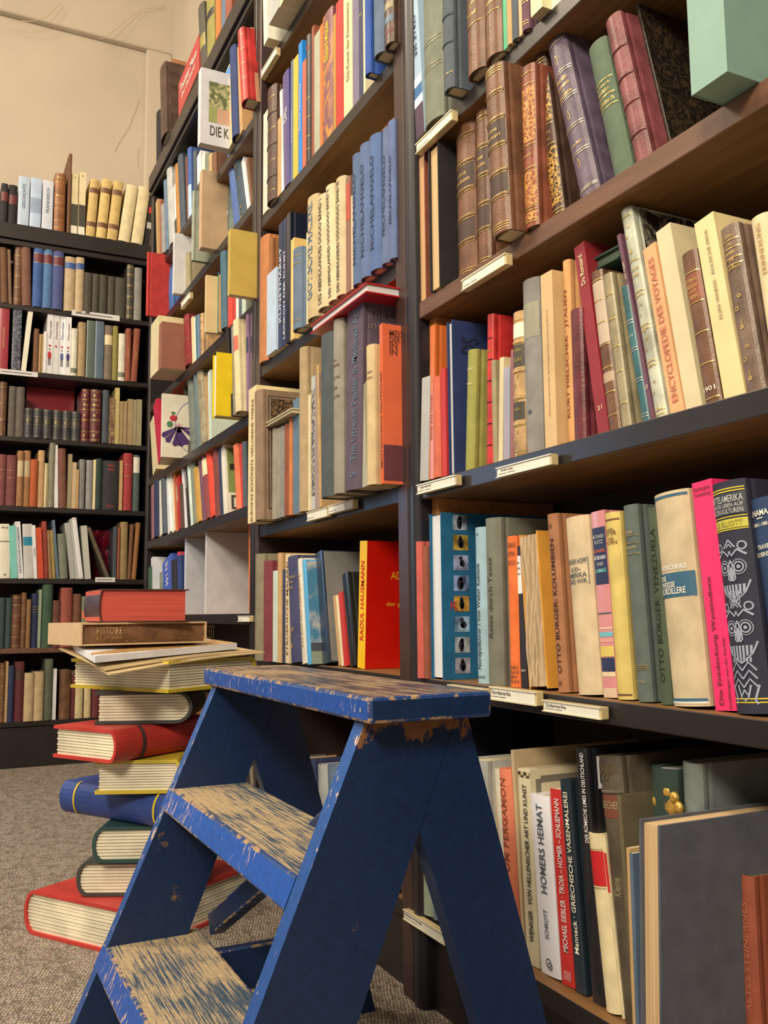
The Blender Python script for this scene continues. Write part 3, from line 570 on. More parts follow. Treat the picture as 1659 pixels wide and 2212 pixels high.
row('c4', 'fourth row, '+R, 'books on the fourth shelf of the right bookcase', SC[3], PX, [
 E(C5, 160, 219, C5, 158, 572, 'rose', 'c', dict(n='salmon red', cm=mat((186, 84, 70), 'c'))), E(C5, 224, 252, C5, 224, 600, 'redbrown', 'c'),
 E(C5, 272, 360, C5, 236, 372, 'pblue', 'f', dict(n='petrol blue picture', pg=(226, 222, 214), d=.21, CP=[(.020, .046, 1-.123*(i+1)+.018, 1-.123*i-.012, PPH[i]) for i in range(8)], cart=lambda q, d, h: [(q.disc(.033+.002*((i*7)%3-1), h*(1-.123*(i+.5)), .0045+.001*(i%2), .0095-.002*(i%3), 0), q.disc(.0335, h*(1-.123*(i+.5)-.008), .0025, .005, 1), q.disc(.0325, h*(1-.123*(i+.5)+.030), .003, .0035, 0)) for i in range(8)], cartm=[mat((34, 36, 44), 'flat'), mat((210, 206, 196), 'flat')], CT=[('BRUCKMANN', .012, .06, .45, .004, 'ltblue', 'up'), ('K', .014, .026, .44, .012, 'red', 'h')], L='large petrol blue penguin picture book standing with its pages outward')),
 E(C5, 614, 690, C5, 576, 470, 'ltblue', 'c', dict(cm=mat((150, 174, 176), 'c'), T=[('Nordpolfahrer / Von Walter Kublank', 'up', 'slate', .43, .68, .45), ('K', 'h', 'slate', .955, .018, .3), ('Faust', 'h', 'slate', .045, .02, .7)], L='slim pale blue book with dark upright title beside penguin picture book')),
 E(C5, 692, 800, C5, 648, 408, 'grey', 'c', dict(n='grey-green', cm=mat((112, 110, 92), 'c'), T=[('Reise durch Texas', 'up', 'dkolive', .52, .48, .26)], L='grey-green woven cloth book with dark upright title, beside pale blue')),
 E(C5, 846, 914, C5, 808, 532, 'orange', 'c', dict(cm=mat((218, 104, 44), 'c'), T=[('LIEBE', 'h', 'redbrown', .94, .03, .9), ('UNTER', 'h', 'redbrown', .88, .03, .9), ('WEGS', 'h', 'redbrown', .82, .03, .9), ('HARI', 'h', 'brown', .13, .02, .8), ('VERLAG', 'h', 'brown', .10, .02, .9), ('MBH', 'h', 'brown', .07, .02, .7), ('BERLIN', 'h', 'brown', .04, .02, .9)], L='bright orange book with brown capitals next to a slim black one')),
 E(C5, 918, 966, C5, 864, 605, 'black', 'p', dict(P=[(.66, .93, 'white')], T=[('DER', 'h', 'black', .88, .014, .6), ('KLEINE', 'h', 'black', .84, .014, .7), ('PUTSCH', 'h', 'black', .8, .014, .7), ('DUO', 'h', 'white', .12, .014, .6)])),
 E(C5, 974, 1112, C5, 900, 520, 'ochre', 'f', dict(n='ragged ochre', flat=1, cm=mat((214, 150, 56), 'p'), pg=(196, 166, 124), ragged=1, L='ochre paperback with ragged uncut page edges facing outward')),
 E(C5, 1186, 1262, C5, 1106, 378, 'redbrown', 'c', dict(n='light brown', cm=mat((158, 104, 66), 'c'), art=stars2, artm=[mat((90, 44, 26), 'flat')], T=[('OTTO BÜRGER: KOLUMBIEN', 'up', (62, 28, 16), .48, .75, .44)], L='light brown book with dark upright capitals and small stars')),
 E(C5, 1334, 1505, C5, 1240, 412, 'beige', 'c', dict(cm=mat((206, 180, 138), 'c'), T=[('WERNER HOPF', 'h', 'slate', .742, .03, .8), ('SÜD-', 'h', 'slate', .70, .027, .42), ('AMERIKA', 'h', 'slate', .665, .027, .76), ('UND WIR', 'h', 'slate', .63, .027, .76)], art=lambda q, w, h: (q.ribbon([(w*.06, h*.61), (w*.93, h*.61), (w*.93, h*.76), (w*.06, h*.76), (w*.06, h*.61)], .0009), q.ribbon([(w*.06, h*.722), (w*.93, h*.722)], .0009)), artm=[mat((74, 80, 84), 'flat')], L='thick beige cloth book with a framed dark title box')),
 E(C6, 484, 586, C6, 390, 360, 'rose', 'j', dict(n='pink striped', cm=mat((206, 132, 128), 'j'), P=[(.0, .05, (206, 176, 140)), (.11, .135, (226, 196, 150)), (.135, .21, 'navy'), (.215, .27, (212, 184, 90)), (.29, .31, (218, 150, 130)), (.32, .345, (110, 180, 180)), (.36, .37, (230, 190, 160)), (.44, .448, 'slate'), (.60, .91, 'navy')], T=[('RICHARD', 'h', 'ltgrey', .86, .02, .8), ('KATZ', 'h', 'ltgrey', .83, .02, .6), ('SCHNAPS,', 'h', 'salmon', .78, .022, .85), ('KOKAIN', 'h', 'white', .745, .022, .8), ('UND', 'h', 'ltgrey', .71, .018, .5), ('LAMAS', 'h', 'mint', .675, .022, .8)], L='pink book with coloured stripes and a dark blue title panel')),
 E(C6, 588, 700, C6, 494, 372, 'mustard', 'c', dict(n='yellow', cm=mat((206, 178, 96), 'c'), T=[('KARL', 'h', 'brown', .905, .018, .6), ('RITTER', 'h', 'brown', .885, .018, .7), ('DIE', 'h', 'brown', .855, .016, .4), ('ALPEN', 'h', 'brown', .835, .018, .7)], P=[(.955, .965, 'brown'), (.02, .03, 'brown')], L='yellow cloth book with small brown title, right of pink striped book')),
 E(C6, 735, 842, C6, 625, 318, 'slate', 'c', dict(n='grey-green', cm=mat((86, 94, 84), 'c'), b=((.16, .17, .18, .745, .8, .84), (150, 130, 90)), T=[('Inner', 'h', (160, 140, 100), .86, .024, .5), ('Südamerika', 'h', (160, 140, 100), .78, .018, .7), ('Verlag', 'h', (150, 130, 90), .1, .018, .5)], L='grey-green cloth book with faint gold lines, right of yellow one')),
 E(C6, 896, 980, C6, 794, 330, 'dkgreen', 'c', dict(cm=mat((70, 80, 56), 'c'), T=[('OTTO BÜRGER: VENEZUELA', 'up', (34, 36, 22), .5, .78, .5)], L='mossy green book with dark upright capitals, behind its neighbours')),
 E(C6, 988, 1255, C6, 846, 248, 'beige', 'c', dict(cm=mat((204, 180, 138), 'c'), P=[(.5, .615, (52, 92, 110)), (.012, .022, (216, 206, 180)), (.022, .036, (52, 92, 110)), (.972, .985, (52, 92, 110))], T=[('BORCHERS', 'h', 'white', .64, .022, .7), ('DIE', 'h', 'ivory', .59, .024, .2, .2), ('WEISSE', 'h', 'ivory', .56, .026, .46, .32), ('KORDILLERE', 'h', 'ivory', .53, .03, .74, .42)], L='very thick beige linen book with a blue title band')),
 E(C6, 1285, 1440, C6, 1112, 152, 'pink', 'p', dict(cm=mat((238, 48, 116), 'p', False), T=[('Die Entdeckung Westindiens', 'up', 'maroon', .3, .55, .26, .38), ('Erzählungen aus der Karibik', 'up', 'maroon', .16, .3, .16, .78), ('Büchergilde', 'h', 'maroon', .965, .022, .85), ('Gutenberg', 'h', 'maroon', .94, .022, .8)], L='tall hot pink paperback with dark upright title')),
 E(C6, 1442, 1700, C6, 1262, 172, 'navy', 'l', dict(n='carved-mask', cm=mat((36, 36, 52), 'c'), art=tribal, artm=[mat((150, 152, 160), 'flat')], P=[(.045, .05, 'yellow'), (.06, .065, 'yellow'), (.79, .83, (190, 176, 60)), (.782, .786, 'yellow'), (.838, .842, 'yellow'), (.95, .955, 'yellow'), (.962, .967, 'yellow'), (.85, .945, (44, 50, 58))], T=[('MITTELAMERIKA', 'h', 'ltgrey', .92, .034, .9), ('BUNTES LEBEN AUF', 'h', 'ltgrey', .89, .018, .88), ('ALTEN KULTUREN', 'h', 'ltgrey', .865, .022, .86), ('L.E. ELLIOTT', 'h', 'olive', .81, .024, .8)], L='thick dark book covered with grey carved-mask ornament on its spine')),
 E(C6, 1760, 2000, C6, 1518, 290, 'blue', 'c', dict(n='petrol', lim=(-.12, .07), cm=mat((34, 56, 88), 'c'), T=[('PANAMA', 'h', 'ivory', .93, .028, .7, .42), ('—', 'h', 'ivory', .905, .005, .2), ('1861-1881', 'h', 'ivory', .875, .018, .5), ('TRAVEN', 'h', 'ivory', .77, .022, .5), ('ROBINSON', 'h', 'ivory', .735, .022, .6)], L='blue cloth book with cream lettering at the right edge of view'))])
row('c5', 'bottom row, '+R, 'books on the bottom shelf of the right bookcase', SC[4], PX, [
 E(C7, 60, 104, C7, 60, 560, 'ivory', 'p', dict(d=.15)), E(C7, 108, 156, C7, 150, 560, 'ltblue', 'p', dict(cm=mat((168, 176, 180), 'p'))), E(C7, 160, 198, C7, 150, 580, 'teal', 'c', dict(cm=mat((84, 120, 112), 'c'))), E(C7, 202, 262, C7, 190, 600, 'sage', 'c', dict(b=((.4, .6), GOLD))),
 E(C7, 268, 330, C7, 240, 560, 'bgrey', 'c'), E(C7, 335, 420, C7, 300, 300, 'slate', 'c'), E(C7, 430, 520, C7, 400, 200, 'navy', 'c'), E(C7, 530, 640, C7, 510, 170, 'ltgrey', 'c'),
 E(C7, 690, 725, C7, 625, 258, 'beige', 'p'), E(C7, 730, 760, C7, 660, 245, 'ivory', 'p'), E(C7, 762, 842, C7, 693, 238, 'salmon', 'c', dict(cm=mat((216, 120, 84), 'c'), T=[('UM PERGAMON', 'up', 'redbrown', .7, .5, .45)], L='salmon book with upright title next to the stool leg')),
 E(C7, 846, 866, C7, 764, 122, 'cream', 'p', dict(n='tall cream', d=.22, cm=mat((196, 168, 124), 'p'), L='tall pale tan folder with rounded corner behind the cream books')),
 E(C7, 872, 955, C7, 810, 240, 'cream', 'p', dict(cm=mat((206, 190, 150), 'p'), d=.2, T=[('WENIGER · VON HELLENISCHER ART UND KUNST', 'up', 'black', .52, .8, .34)], P=[(.955, .985, patternmat('check_ornament', (190, 174, 136), (50, 46, 40), 'check', 160))], CP=[(.008, .016, .5, .95, (120, 112, 94)), (.016, .13, .93, .965, (120, 112, 94))], L='cream paperback with black upright title and checkered ornament')),
 E(C7, 965, 1096, C7, 892, 405, 'white', 'j', dict(cm=mat((226, 218, 216), 'j'), T=[('HOMERS HEIMAT', 'up', 'slate', .70, .5, .32), ('SCHROTT', 'up', 'slate', .28, .16, .2)], art=lambda q, w, h: (q.ring(w*.5, h*.07, w*.12, .0012), q.ring(w*.56, h*.055, w*.1, .0012)), artm=[mat((50, 50, 50), 'flat')], L='thick white book with dark grey upright title')),
 E(C7, 1100, 1184, C7, 1020, 372, 'red', 'p', dict(T=[('MICHAEL SIEBLER · TROIA – HOMER – SCHLIEMANN', 'up', 'white', .56, .78, .4)], art=lambda q, w, h: [q.ribbon([(w*(.25+.12*k), h*.03), (w*(.3+.12*k), h*.075)], .0009) for k in range(5)], artm=[mat((220, 200, 190), 'flat')], L='slim red paperback with white upright title beside the white book')),
 E(C7, 1190, 1262, C7, 1085, 312, 'black2', 'j', dict(n='blue-black', cm=mat((34, 44, 50), 'j'), T=[('Mannack · GRIECHISCHE VASENMALEREI', 'up', 'ivory', .56, .76, .4)], L='blue-black book with cream upright title beside the slim red one')),
 E(C7, 1300, 1378, C7, 1190, 105, 'black', 'j', dict(d=.2, T=[('DER RÖMISCHE LIMES IN DEUTSCHLAND', 'up', 'white', .80, .36, .4)], CT=[('D', .012, .03, .90, .045, 'white', 'h')], CP=[(.028, .04, .74, .76, 'mint')], L='tall glossy black book with white upright title')),
 E(C8, 505, 612, C8, 376, 722, 'cream', 'c', dict(n='red-banded cream', P=[(.70, .90, (196, 32, 36))], b=((.69, .91), 'cream'), L='cream book with a red band, left of a matching sliver')),
 E(C8, 614, 632, C8, 470, 745, 'cream', 'c', dict(n='red-banded cream', P=[(.68, .90, (196, 32, 36))], L='narrow cream book with red band, tucked beside tall brown book')),
 E(C8, 640, 815, C8, 450, 172, 'brown', 'l', dict(n='grey-brown', lim=(-.12, .07), cm=mat((92, 80, 62), 'l'), d=.2, P=[(.76, .85, (110, 60, 44))], ribs=(.86,), art=lambda q, w, h: [q.ring(w*(.5+a), h*(.95+b), w*r_, .001, n=12) for a, b, r_ in ((-.25, 0, .14), (-.25, 0, .07), (.2, 0, .14), (.2, 0, .07), (0, -.03, .08))]+[q.ribbon([(w*.2, h*.62), (w*.8, h*.74)], .0008), q.ribbon([(w*.8, h*.62), (w*.2, h*.74)], .0008)], artm=[mat((130, 108, 70), 'gilt')], T=[('GRIECHEN', 'h', 'khaki', .81, .03, .8), ('Kleine', 'up', 'khaki', .5, .07, .3)], L='tall grey-brown book embossed with scroll ornament')),
 E(C8, 700, 732, C8, 575, 458, 'olive', 'c', dict(n='olive-brown', lim=(-.2, .1), cm=mat((96, 84, 58), 'c'), d=.17)),
 E(C8, 905, 1100, C8, 820, 242, 'dkgreen', 'c', dict(lim=(-.2, .1), cm=mat((40, 58, 46), 'c'), pg=(226, 222, 214), L='thick dark green book with white page tops, behind the slate portfolio')),
 E(C8, 1140, 1290, C8, 1058, 212, 'grey', 'c', dict(lim=(-.2, .1), cm=mat((116, 120, 110), 'c'), L='tall grey cloth book behind the slate portfolio')),
 E(C8, 706, 730, C8, 666, 835, 'tan', 'p', dict(lim=(-.2, .1))), E(C8, 728, 750, C8, 700, 872, 'bgrey', 'p', dict(lim=(-.2, .1))),
 E(C8, 752, 905, C8, 735, 640, 'slate', 'f', dict(n='slate-blue', lim=(-.22, .1), d=.27, cm=mat((88, 88, 92), 'c'), pg=(214, 176, 124), L='huge slate-blue cloth portfolio with tan page edges outward')),
 E(C8, 1520, 1640, C8, 1447, 1012, 'redbrown', 'c', dict(lim=(-.22, .1), cm=mat((150, 74, 48), 'c'), CP=[(.02, .13, .1, .85, (84, 34, 30))], T=[('ALTES STEINERNES', 'up', (176, 100, 70), .6, .6, .3)], L='red-brown book with darker sunken cover panel at bottom right corner'))])
R = 'middle bookcase'
row('b0', 'topmost row, '+R, 'books on the upper shelves of the middle bookcase', SB[0], PX, hmin=.17, entries=[
 E(B1, 470, 496, B1, 462, -120, 'ivory', 'p', dict(yb=275)), E(B1, 500, 560, B1, 500, 20, 'ltgrey', 'p', dict(yb=150, n='picture', CP=[(.01, .1, .3, .9, 'bgrey')])), E(B1, 565, 600, B1, 562, -200, 'cream', 'p', dict(yb=95)),
 E(B1, 640, 670, B1, 640, -240, 'khaki', 'p'), E(B1, 675, 700, B1, 672, -260, 'grey', 'p'), E(B1, 702, 730, B1, 700, -300, 'tan', 'p'), E(B1, 735, 760, B1, 732, -330, 'slate', 'c')])
row('b1', 'second row, '+R, 'books on the upper shelves of the middle bookcase', SB[1], PX, [
 E(B1, 464, 494, B1, 466, 690, 'ivory', 'p'), E(B1, 496, 545, B1, 492, 570, 'dkbrown', 'l', dict(b=((.08, .2, .34, .48, .62, .76, .9), GOLD), ribs=(.2, .48, .76), yb=1240)),
 E(B1, 550, 574, B1, 550, 722, 'tan', 'p'), E(B1, 575, 588, B1, 564, 552, 'white', 'p'),
 E(B1, 591, 628, B1, 582, 466, 'plum', 'j', dict(n='purple', cm=mat((76, 66, 120), 'j'), T=[('DALI', 'up', 'white', .62, .12, .5)])), E(B1, 630, 644, B1, 630, 372, 'bgrey', 'p', dict(T=[('Kunstgeschichte', 'up', 'white', .45, .5, .5)])),
 E(B1, 645, 671, B1, 640, 362, 'yellow', 'p', dict(cm=mat((226, 178, 60), 'p'), L='yellow paperback beside a bright blue one, second row of the middle bookcase')), E(B1, 676, 698, B1, 672, 270, 'cyan', 'p', dict(T=[('David Hockney', 'up', 'white', .5, .5, .5)])),
 E(B1, 700, 722, B1, 702, 378, 'salmon', 'p'), E(B1, 728, 754, B1, 724, 238, 'black', 'l', dict(b=((.1, .2, .35, .5), GOLD), T=[('MIRO', 'h', 'red', .9, .03, .7)])),
 E(B1, 756, 770, B1, 759, 168, 'redbrown', 'p'), E(B1, 771, 805, B1, 774, 222, 'ltgrey', 'p', dict(cm=mat((178, 172, 142), 'p'))), E(B1, 807, 821, B1, 808, 158, 'orange', 'p'),
 E(B1, 823, 884, B1, 822, 122, 'mauve', 'j', dict(n='art-covered', cm=patternmat('art_jacket', (206, 140, 60), (124, 80, 92), 'marble', 14), T=[('Edvard Munch', 'up', 'yellow', .77, .3, .35)], L='thick book with swirling ochre and mauve jacket')),
 E(B1, 886, 900, B1, 885, 100, 'ochre', 'p'), E(B1, 903, 944, B1, 904, 28, 'red', 'p', dict(L='tall plain red book between ochre and cream books')), E(B1, 948, 1000, B1, 949, -20, 'cream', 'p', dict(T=[('Die Kunst der Renaissance', 'up', 'olive', .6, .6, .3)])),
 E(B1, 1003, 1040, B1, 1002, -40, 'purple', 'p', dict(cm=mat((116, 104, 122), 'p'))), E(B1, 1041, 1064, B1, 1040, -30, 'navy', 'p', dict(T=[('ArtC', 'h', 'yellow', .8, .02, .7)])), E(B1, 1066, 1078, B1, 1066, -60, 'cream', 'p'),
 E(B1, 1080, 1112, B1, 1084, -60, 'dblue', 'c', dict(yb=470, cm=mat((38, 74, 140), 'c'))), E(B1, 1136, 1190, B1, 1134, -80, 'bgrey', 'c', dict(yb=372)), E(B1, 1200, 1250, B1, 1194, -100, 'dkbrown', 'l', dict(P=[(.3, .4, 'bgrey'), (.5, .6, 'khaki'), (.15, .2, 'maroon')]))])
bl_ = dict(T=[('MICHELANGELO', 'up', (40, 54, 84), .5, .7, .35)])
row('b2', 'third row, '+R, 'books on the third shelf of the middle bookcase', SB[2], PX, [
 E(B2, 450, 500, B1, 452, 1450, 'tan', 'c', dict(n='orange-tan', cm=mat((182, 112, 60), 'c'))), E(B2, 502, 520, B1, 502, 1440, 'brown', 'c', dict(cm=mat((150, 92, 46), 'c'), d=.1)),
 E(B2, 486, 542, B2, 484, 128, 'ltblue', 'p', dict(lim=(-.12, .07), cm=mat((186, 200, 208), 'p'), d=.15, L='pale blue-white paperback jutting out, lower left of the third row of the middle bookcase')),
 E(B2, 556, 580, B1, 554, 1345, 'navy', 'p', dict(T=[('KUNSTMARKT', 'up', 'white', .5, .8, .5)])), E(B2, 582, 602, B1, 580, 1318, 'navy', 'p', dict(T=[('LEXIKON DER KUNST', 'up', 'white', .4, .7, .5)])), E(B2, 604, 628, B1, 606, 1290, 'black2', 'j', dict(n='glossy black', cm=mat((22, 28, 44), 'j'), d=.2, L='glossy blue-black book with a plain dark cover, third row of the middle bookcase')),
 E(B2, 630, 650, B1, 630, 1438, 'mustard', 'p', dict(n='pale yellow', cm=mat((220, 180, 104), 'p'))), E(B2, 653, 700, B1, 654, 1515, 'bgrey', 'c', dict(yb=470, b=((.1, .9, .8), GOLD))), E(B2, 704, 722, B1, 704, 1490, 'bgrey', 'p'), E(B2, 724, 736, B1, 722, 1395, 'cream', 'p'),
 E(B2, 738, 796, B1, 736, 1215, 'beige', 'c', dict(cm=mat((196, 172, 120), 'c'), T=[('GOTISCHE MALEREI', 'up', 'bgrey', .55, .8, .5)])),
 E(B2, 802, 858, B1, 800, 1205, 'cream', 'c', dict(yb=350, n='cream', cm=mat((206, 182, 136), 'c'), T=[('DES ABENDLANDES OOOO BAND I', 'up', 'dkolive', .5, .93, .34)], L='cream set volume with upright capitals, marked band I')),
 E(B2, 864, 910, B1, 848, 1145, 'cream', 'c', dict(cm=mat((206, 182, 136), 'c'), T=[('DES ABENDLANDES OOOOOOO BAND II', 'up', 'dkolive', .5, .93, .34)], L='cream set volume with upright capitals, marked band II')),
 E(B2, 912, 960, B1, 902, 1096, 'cream', 'c', dict(cm=mat((206, 182, 136), 'c'), T=[('DES ABENDLANDES OOOOOOOO BAND III', 'up', 'dkolive', .5, .93, .34)], L='cream set volume with upright capitals, marked band III')),
 E(B2, 964, 990, B1, 957, 1072, 'redbrown', 'p', dict(P=[(.62, .95, (176, 70, 56))], cm=mat((130, 92, 76), 'p'))), E(B2, 992, 1006, B1, 994, 1175, 'beige', 'p'),
 E(B2, 1010, 1055, B1, 1005, 955, 'blue', 'c', dict(bl_, n='worn blue', yb=205, cm=mat((84, 104, 132), 'c'))), E(B2, 1057, 1112, B1, 1055, 900, 'blue', 'c', dict(bl_, n='worn blue', cm=mat((88, 106, 138), 'c'))),
 E(B2, 1115, 1176, B1, 1113, 852, 'blue', 'c', dict(bl_, n='worn blue', yb=140, cm=mat((80, 104, 142), 'c'))), E(B2, 1180, 1222, B1, 1186, 795, 'blue', 'c', dict(bl_, n='worn blue', cm=mat((92, 106, 134), 'c'))), E(B2, 1225, 1262, B1, 1226, 748, 'blue', 'c', dict(bl_, n='worn blue', cm=mat((84, 98, 130), 'c')))])
row('b3', 'fourth row, '+R, 'books on the fourth shelf of the middle bookcase', SB[3], PX, [
 E(B2, 374, 420, B2, 374, 810, 'cream', 'p', dict(yb=1610, d=.2, n='tall cream', cm=mat((222, 198, 140), 'p'), T=[('EUROPAS SCHÖNSTE VERLORENE WERKE', 'up', (150, 110, 70), .46, .9, .4)], L='tall cream spine with upright capitals, jutting over the narrow upright')),
 E(B2, 428, 470, B2, 424, 836, 'brown', 'c', dict(n='ornamented brown', cm=mat((134, 106, 80), 'c'), d=.19, cart=lambda q, d, h: [q.ribbon([(a, h*.08), (a, h*.95), (b, h*.95), (b, h*.08), (a, h*.08)], w_) for a, b, w_ in ((.012, .16, .002), (.018, .154, .0008), (.035, .138, .001))], cartm=[mat((40, 34, 28), 'flat')], CP=[(.019, .034, .1, .93, patternmat('lattice', (112, 88, 62), (36, 30, 26), 'scroll', 80)), (.036, .137, .7, .93, patternmat('lattice', (112, 88, 62), (36, 30, 26), 'scroll', 80))], L='brown book with a black ornamental lattice frame on its cover')),
 E(B2, 525, 550, B2, 525, 1050, 'khaki', 'c', dict(n='small grey', cm=mat((150, 138, 116), 'c'))), E(B2, 551, 572, B2, 550, 1045, 'khaki', 'c', dict(n='small grey', cm=mat((148, 138, 116), 'c'))), E(B2, 573, 596, B2, 570, 1035, 'grey', 'c', dict(n='small grey')),
 E(B2, 598, 622, B2, 596, 1022, 'redbrown', 'c'), E(B2, 623, 640, B2, 618, 985, 'orange', 'c', dict(cm=mat((190, 110, 60), 'c'))), E(B2, 643, 684, B2, 640, 872, 'bgrey', 'p', dict(cm=mat((92, 112, 122), 'p'))),
 E(B2, 690, 730, B2, 694, 575, 'beige', 'c', dict(n='tall beige', cm=mat((172, 144, 102), 'c'), d=.19)), E(B2, 733, 750, B2, 730, 842, 'cream', 'p'), E(B2, 754, 776, B2, 752, 735, 'ltgrey', 'p', dict(P=[(.1, .9, patternmat('printed_spine', (200, 192, 176), (60, 56, 60), 'marble', 70))])), E(B2, 778, 802, B2, 775, 722, 'mauve', 'p', dict(cm=mat((160, 132, 112), 'p'))), E(B2, 804, 818, B2, 786, 668, 'tan', 'c'),
 E(B2, 820, 895, B2, 820, 506, 'slate', 'c', dict(cm=mat((70, 76, 76), 'c'), yb=1462)), E(B2, 898, 950, B2, 902, 412, 'grey', 'c', dict(cm=mat((142, 132, 112), 'c'), T=[('DIE', 'h', 'maroon', .76, .012, .5), ('KLEINE', 'h', 'maroon', .73, .014, .7), ('PLASTIK', 'h', 'dkolive', .66, .014, .8), ('UND', 'h', 'maroon', .60, .014, .7), ('TEXTE', 'h', 'dkolive', .55, .014, .8)], L='grey book with small horizontal title, left of the dark purple one')),
 E(B2, 956, 1052, B2, 972, 338, 'purple', 'c', dict(n='dark purple', d=.2, cm=mat((84, 68, 78), 'c'), flat=1, T=[('The Utrecht Psalter in Medieval Art', 'up', 'bgrey', .56, .82, .36), ('S', 'up', 'bgrey', .08, .03, .4)], CT=[('The U', .008, .06, .93, .016, (120, 104, 96), 'h'), ('in M', .008, .05, .87, .014, (120, 104, 96), 'h')], L='tall dark purple book with faint grey upright title and wide cover')),
 E(B2, 1058, 1090, B2, 1026, 550, 'ltgrey', 'p', dict(cm=mat((164, 154, 124), 'p'))), E(B2, 1094, 1140, B2, 1098, 560, 'beige', 'c', dict(cm=mat((196, 168, 120), 'c'), T=[('IM NAMEN', 'h', 'brown', .8, .014, .8), ('MUSEEN', 'h', 'brown', .76, .014, .8)])),
 E(B2, 1168, 1187, B2, 1168, 422, 'salmon', 'p', dict(n='bright orange', cm=mat((214, 98, 58), 'p'), d=.2, T=[('MEISTERWERKE DEUTSCHER', 'up', 'redbrown', .4, .6, .6)], CP=[(.0, .2, .02, .24, (96, 48, 52))], CT=[('MEISTER', .012, .06, .945, .010, (110, 50, 36), 'h'), ('DER', .012, .032, .905, .010, (110, 50, 36), 'h'), ('IN', .012, .026, .865, .010, (110, 50, 36), 'h'), ('IN', .012, .026, .825, .010, (110, 50, 36), 'h')], L='tall bright orange book with cover lettering, beside the brown-black upright'))])
row('b4', 'fifth row, '+R, 'books on the fifth shelf of the middle bookcase', SB[4], PX, [
 E(B3, 147, 196, B3, 148, 412, 'khaki', 'c', dict(Y=-.03, cm=mat((132, 120, 90), 'c'), d=.2)), E(B3, 200, 242, B3, 198, 452, 'maroon', 'c', dict(cm=mat((124, 50, 54), 'c'))), E(B3, 246, 278, B3, 246, 508, 'pglt', 'p'),
 E(B3, 280, 300, B3, 276, 402, 'tan', 'c'), E(B3, 304, 318, B3, 300, 500, 'navy', 'p'), E(B3, 322, 345, B3, 320, 408, 'cream', 'p', dict(T=[('ETRUSKISCHE MALEREI', 'up', 'brown', .5, .85, .5)])),
 E(B3, 366, 420, B3, 344, 436, 'navy', 'c', dict(n='gilt navy', cm=mat((58, 58, 88), 'c'), T=[('GRIECHISCHE', 'h', GOLD, .8, .02, .8), ('VASEN', 'h', GOLD, .75, .02, .7), ('KUNST', 'h', GOLD, .7, .02, .7)], art=flowers((.25,)))),
 E(B3, 424, 452, B3, 390, 445, 'ivory', 'j', dict(T=[('Von Rom nach Ludwigsburg', 'up', 'ochre', .5, .7, .5)])),
 E(B3, 456, 476, B3, 424, 450, 'sky', 'j', dict(n='sky-pictured', d=.19, cm=mat((90, 170, 210), 'j'), CP=[(.002, .18, .0, .12, 'sage'), (.002, .18, .12, .2, 'slate'), (.002, .18, .2, .985, patternmat('clouds', (210, 206, 200), (70, 130, 170), 'marble', 6))], L='book with blue sky and clouds on its jacket, beside ivory spine')),
 E(B3, 545, 592, B3, 497, 412, 'navy', 'j', dict(n='grey-sided navy', d=.2, cm=mat((30, 44, 62), 'j'), CP=[(.003, .199, .01, .99, (128, 122, 112))], CT=[('im', .055, .085, .5, .03, (190, 90, 100), 'h')], L='navy-spined book showing a wide plain grey side')),
 E(B3, 640, 655, B3, 543, 745, 'tan', 'p', dict(hh=.135, lean=-.2, d=.13)), E(B3, 657, 672, B3, 565, 745, 'cream', 'p', dict(hh=.135, lean=-.2, d=.13)), E(B3, 674, 700, B3, 580, 745, 'red', 'p', dict(hh=.14, lean=-.2, d=.13)), E(B3, 712, 750, B3, 552, 620, 'black2', 'j', dict(hh=.175, lean=-.22, d=.15, n='leaning black', L='slim black book leaning left against smaller tan ones')),
 E(B3, 753, 797, B3, 768, 335, 'yellow', 'p', dict(n='yellow and red', d=.2, flat=1, cm=mat((244, 198, 24), 'p', False), T=[('RAOUL HAUSMANN', 'up', (206, 40, 20), .53, .62, .5)], CP=[(.0, .2, .0, 1, mat((196, 22, 10), 'j', False))], CT=[('ADELHEID', .048, .12, .73, .014, (226, 160, 30), 'h'), ('der größte', .040, .10, .5, .010, (226, 160, 30), 'h')], L='tall book with yellow spine and bright red cover'))])
row('b5', 'bottom row, '+R, 'books on the bottom shelf of the middle bookcase', SB[5], PX, [
 (548, 556, 540, 1650, 'khaki', 'c'), (558, 568, 550, 1655, 'ltgrey', 'p'), (571, 580, 562, 1650, 'redbrown', 'c'), (583, 592, 575, 1660, 'ltgrey', 'c'), (595, 606, 580, 1655, 'sage', 'c'), (610, 624, 600, 1640, 'slate', 'c'), (628, 640, 620, 1640, 'tan', 'p'),
 (645, 662, 640, 1650, 'plum', 'c'), (668, 690, 660, 1640, 'navy', 'c'), (694, 712, 690, 1650, 'ltgrey', 'c'), (716, 740, 710, 1650, 'bgrey', 'c'), (745, 770, 740, 1640, 'maroon', 'c'), (775, 800, 770, 1650, 'khaki', 'c'), (806, 830, 800, 1650, 'blue', 'c')])
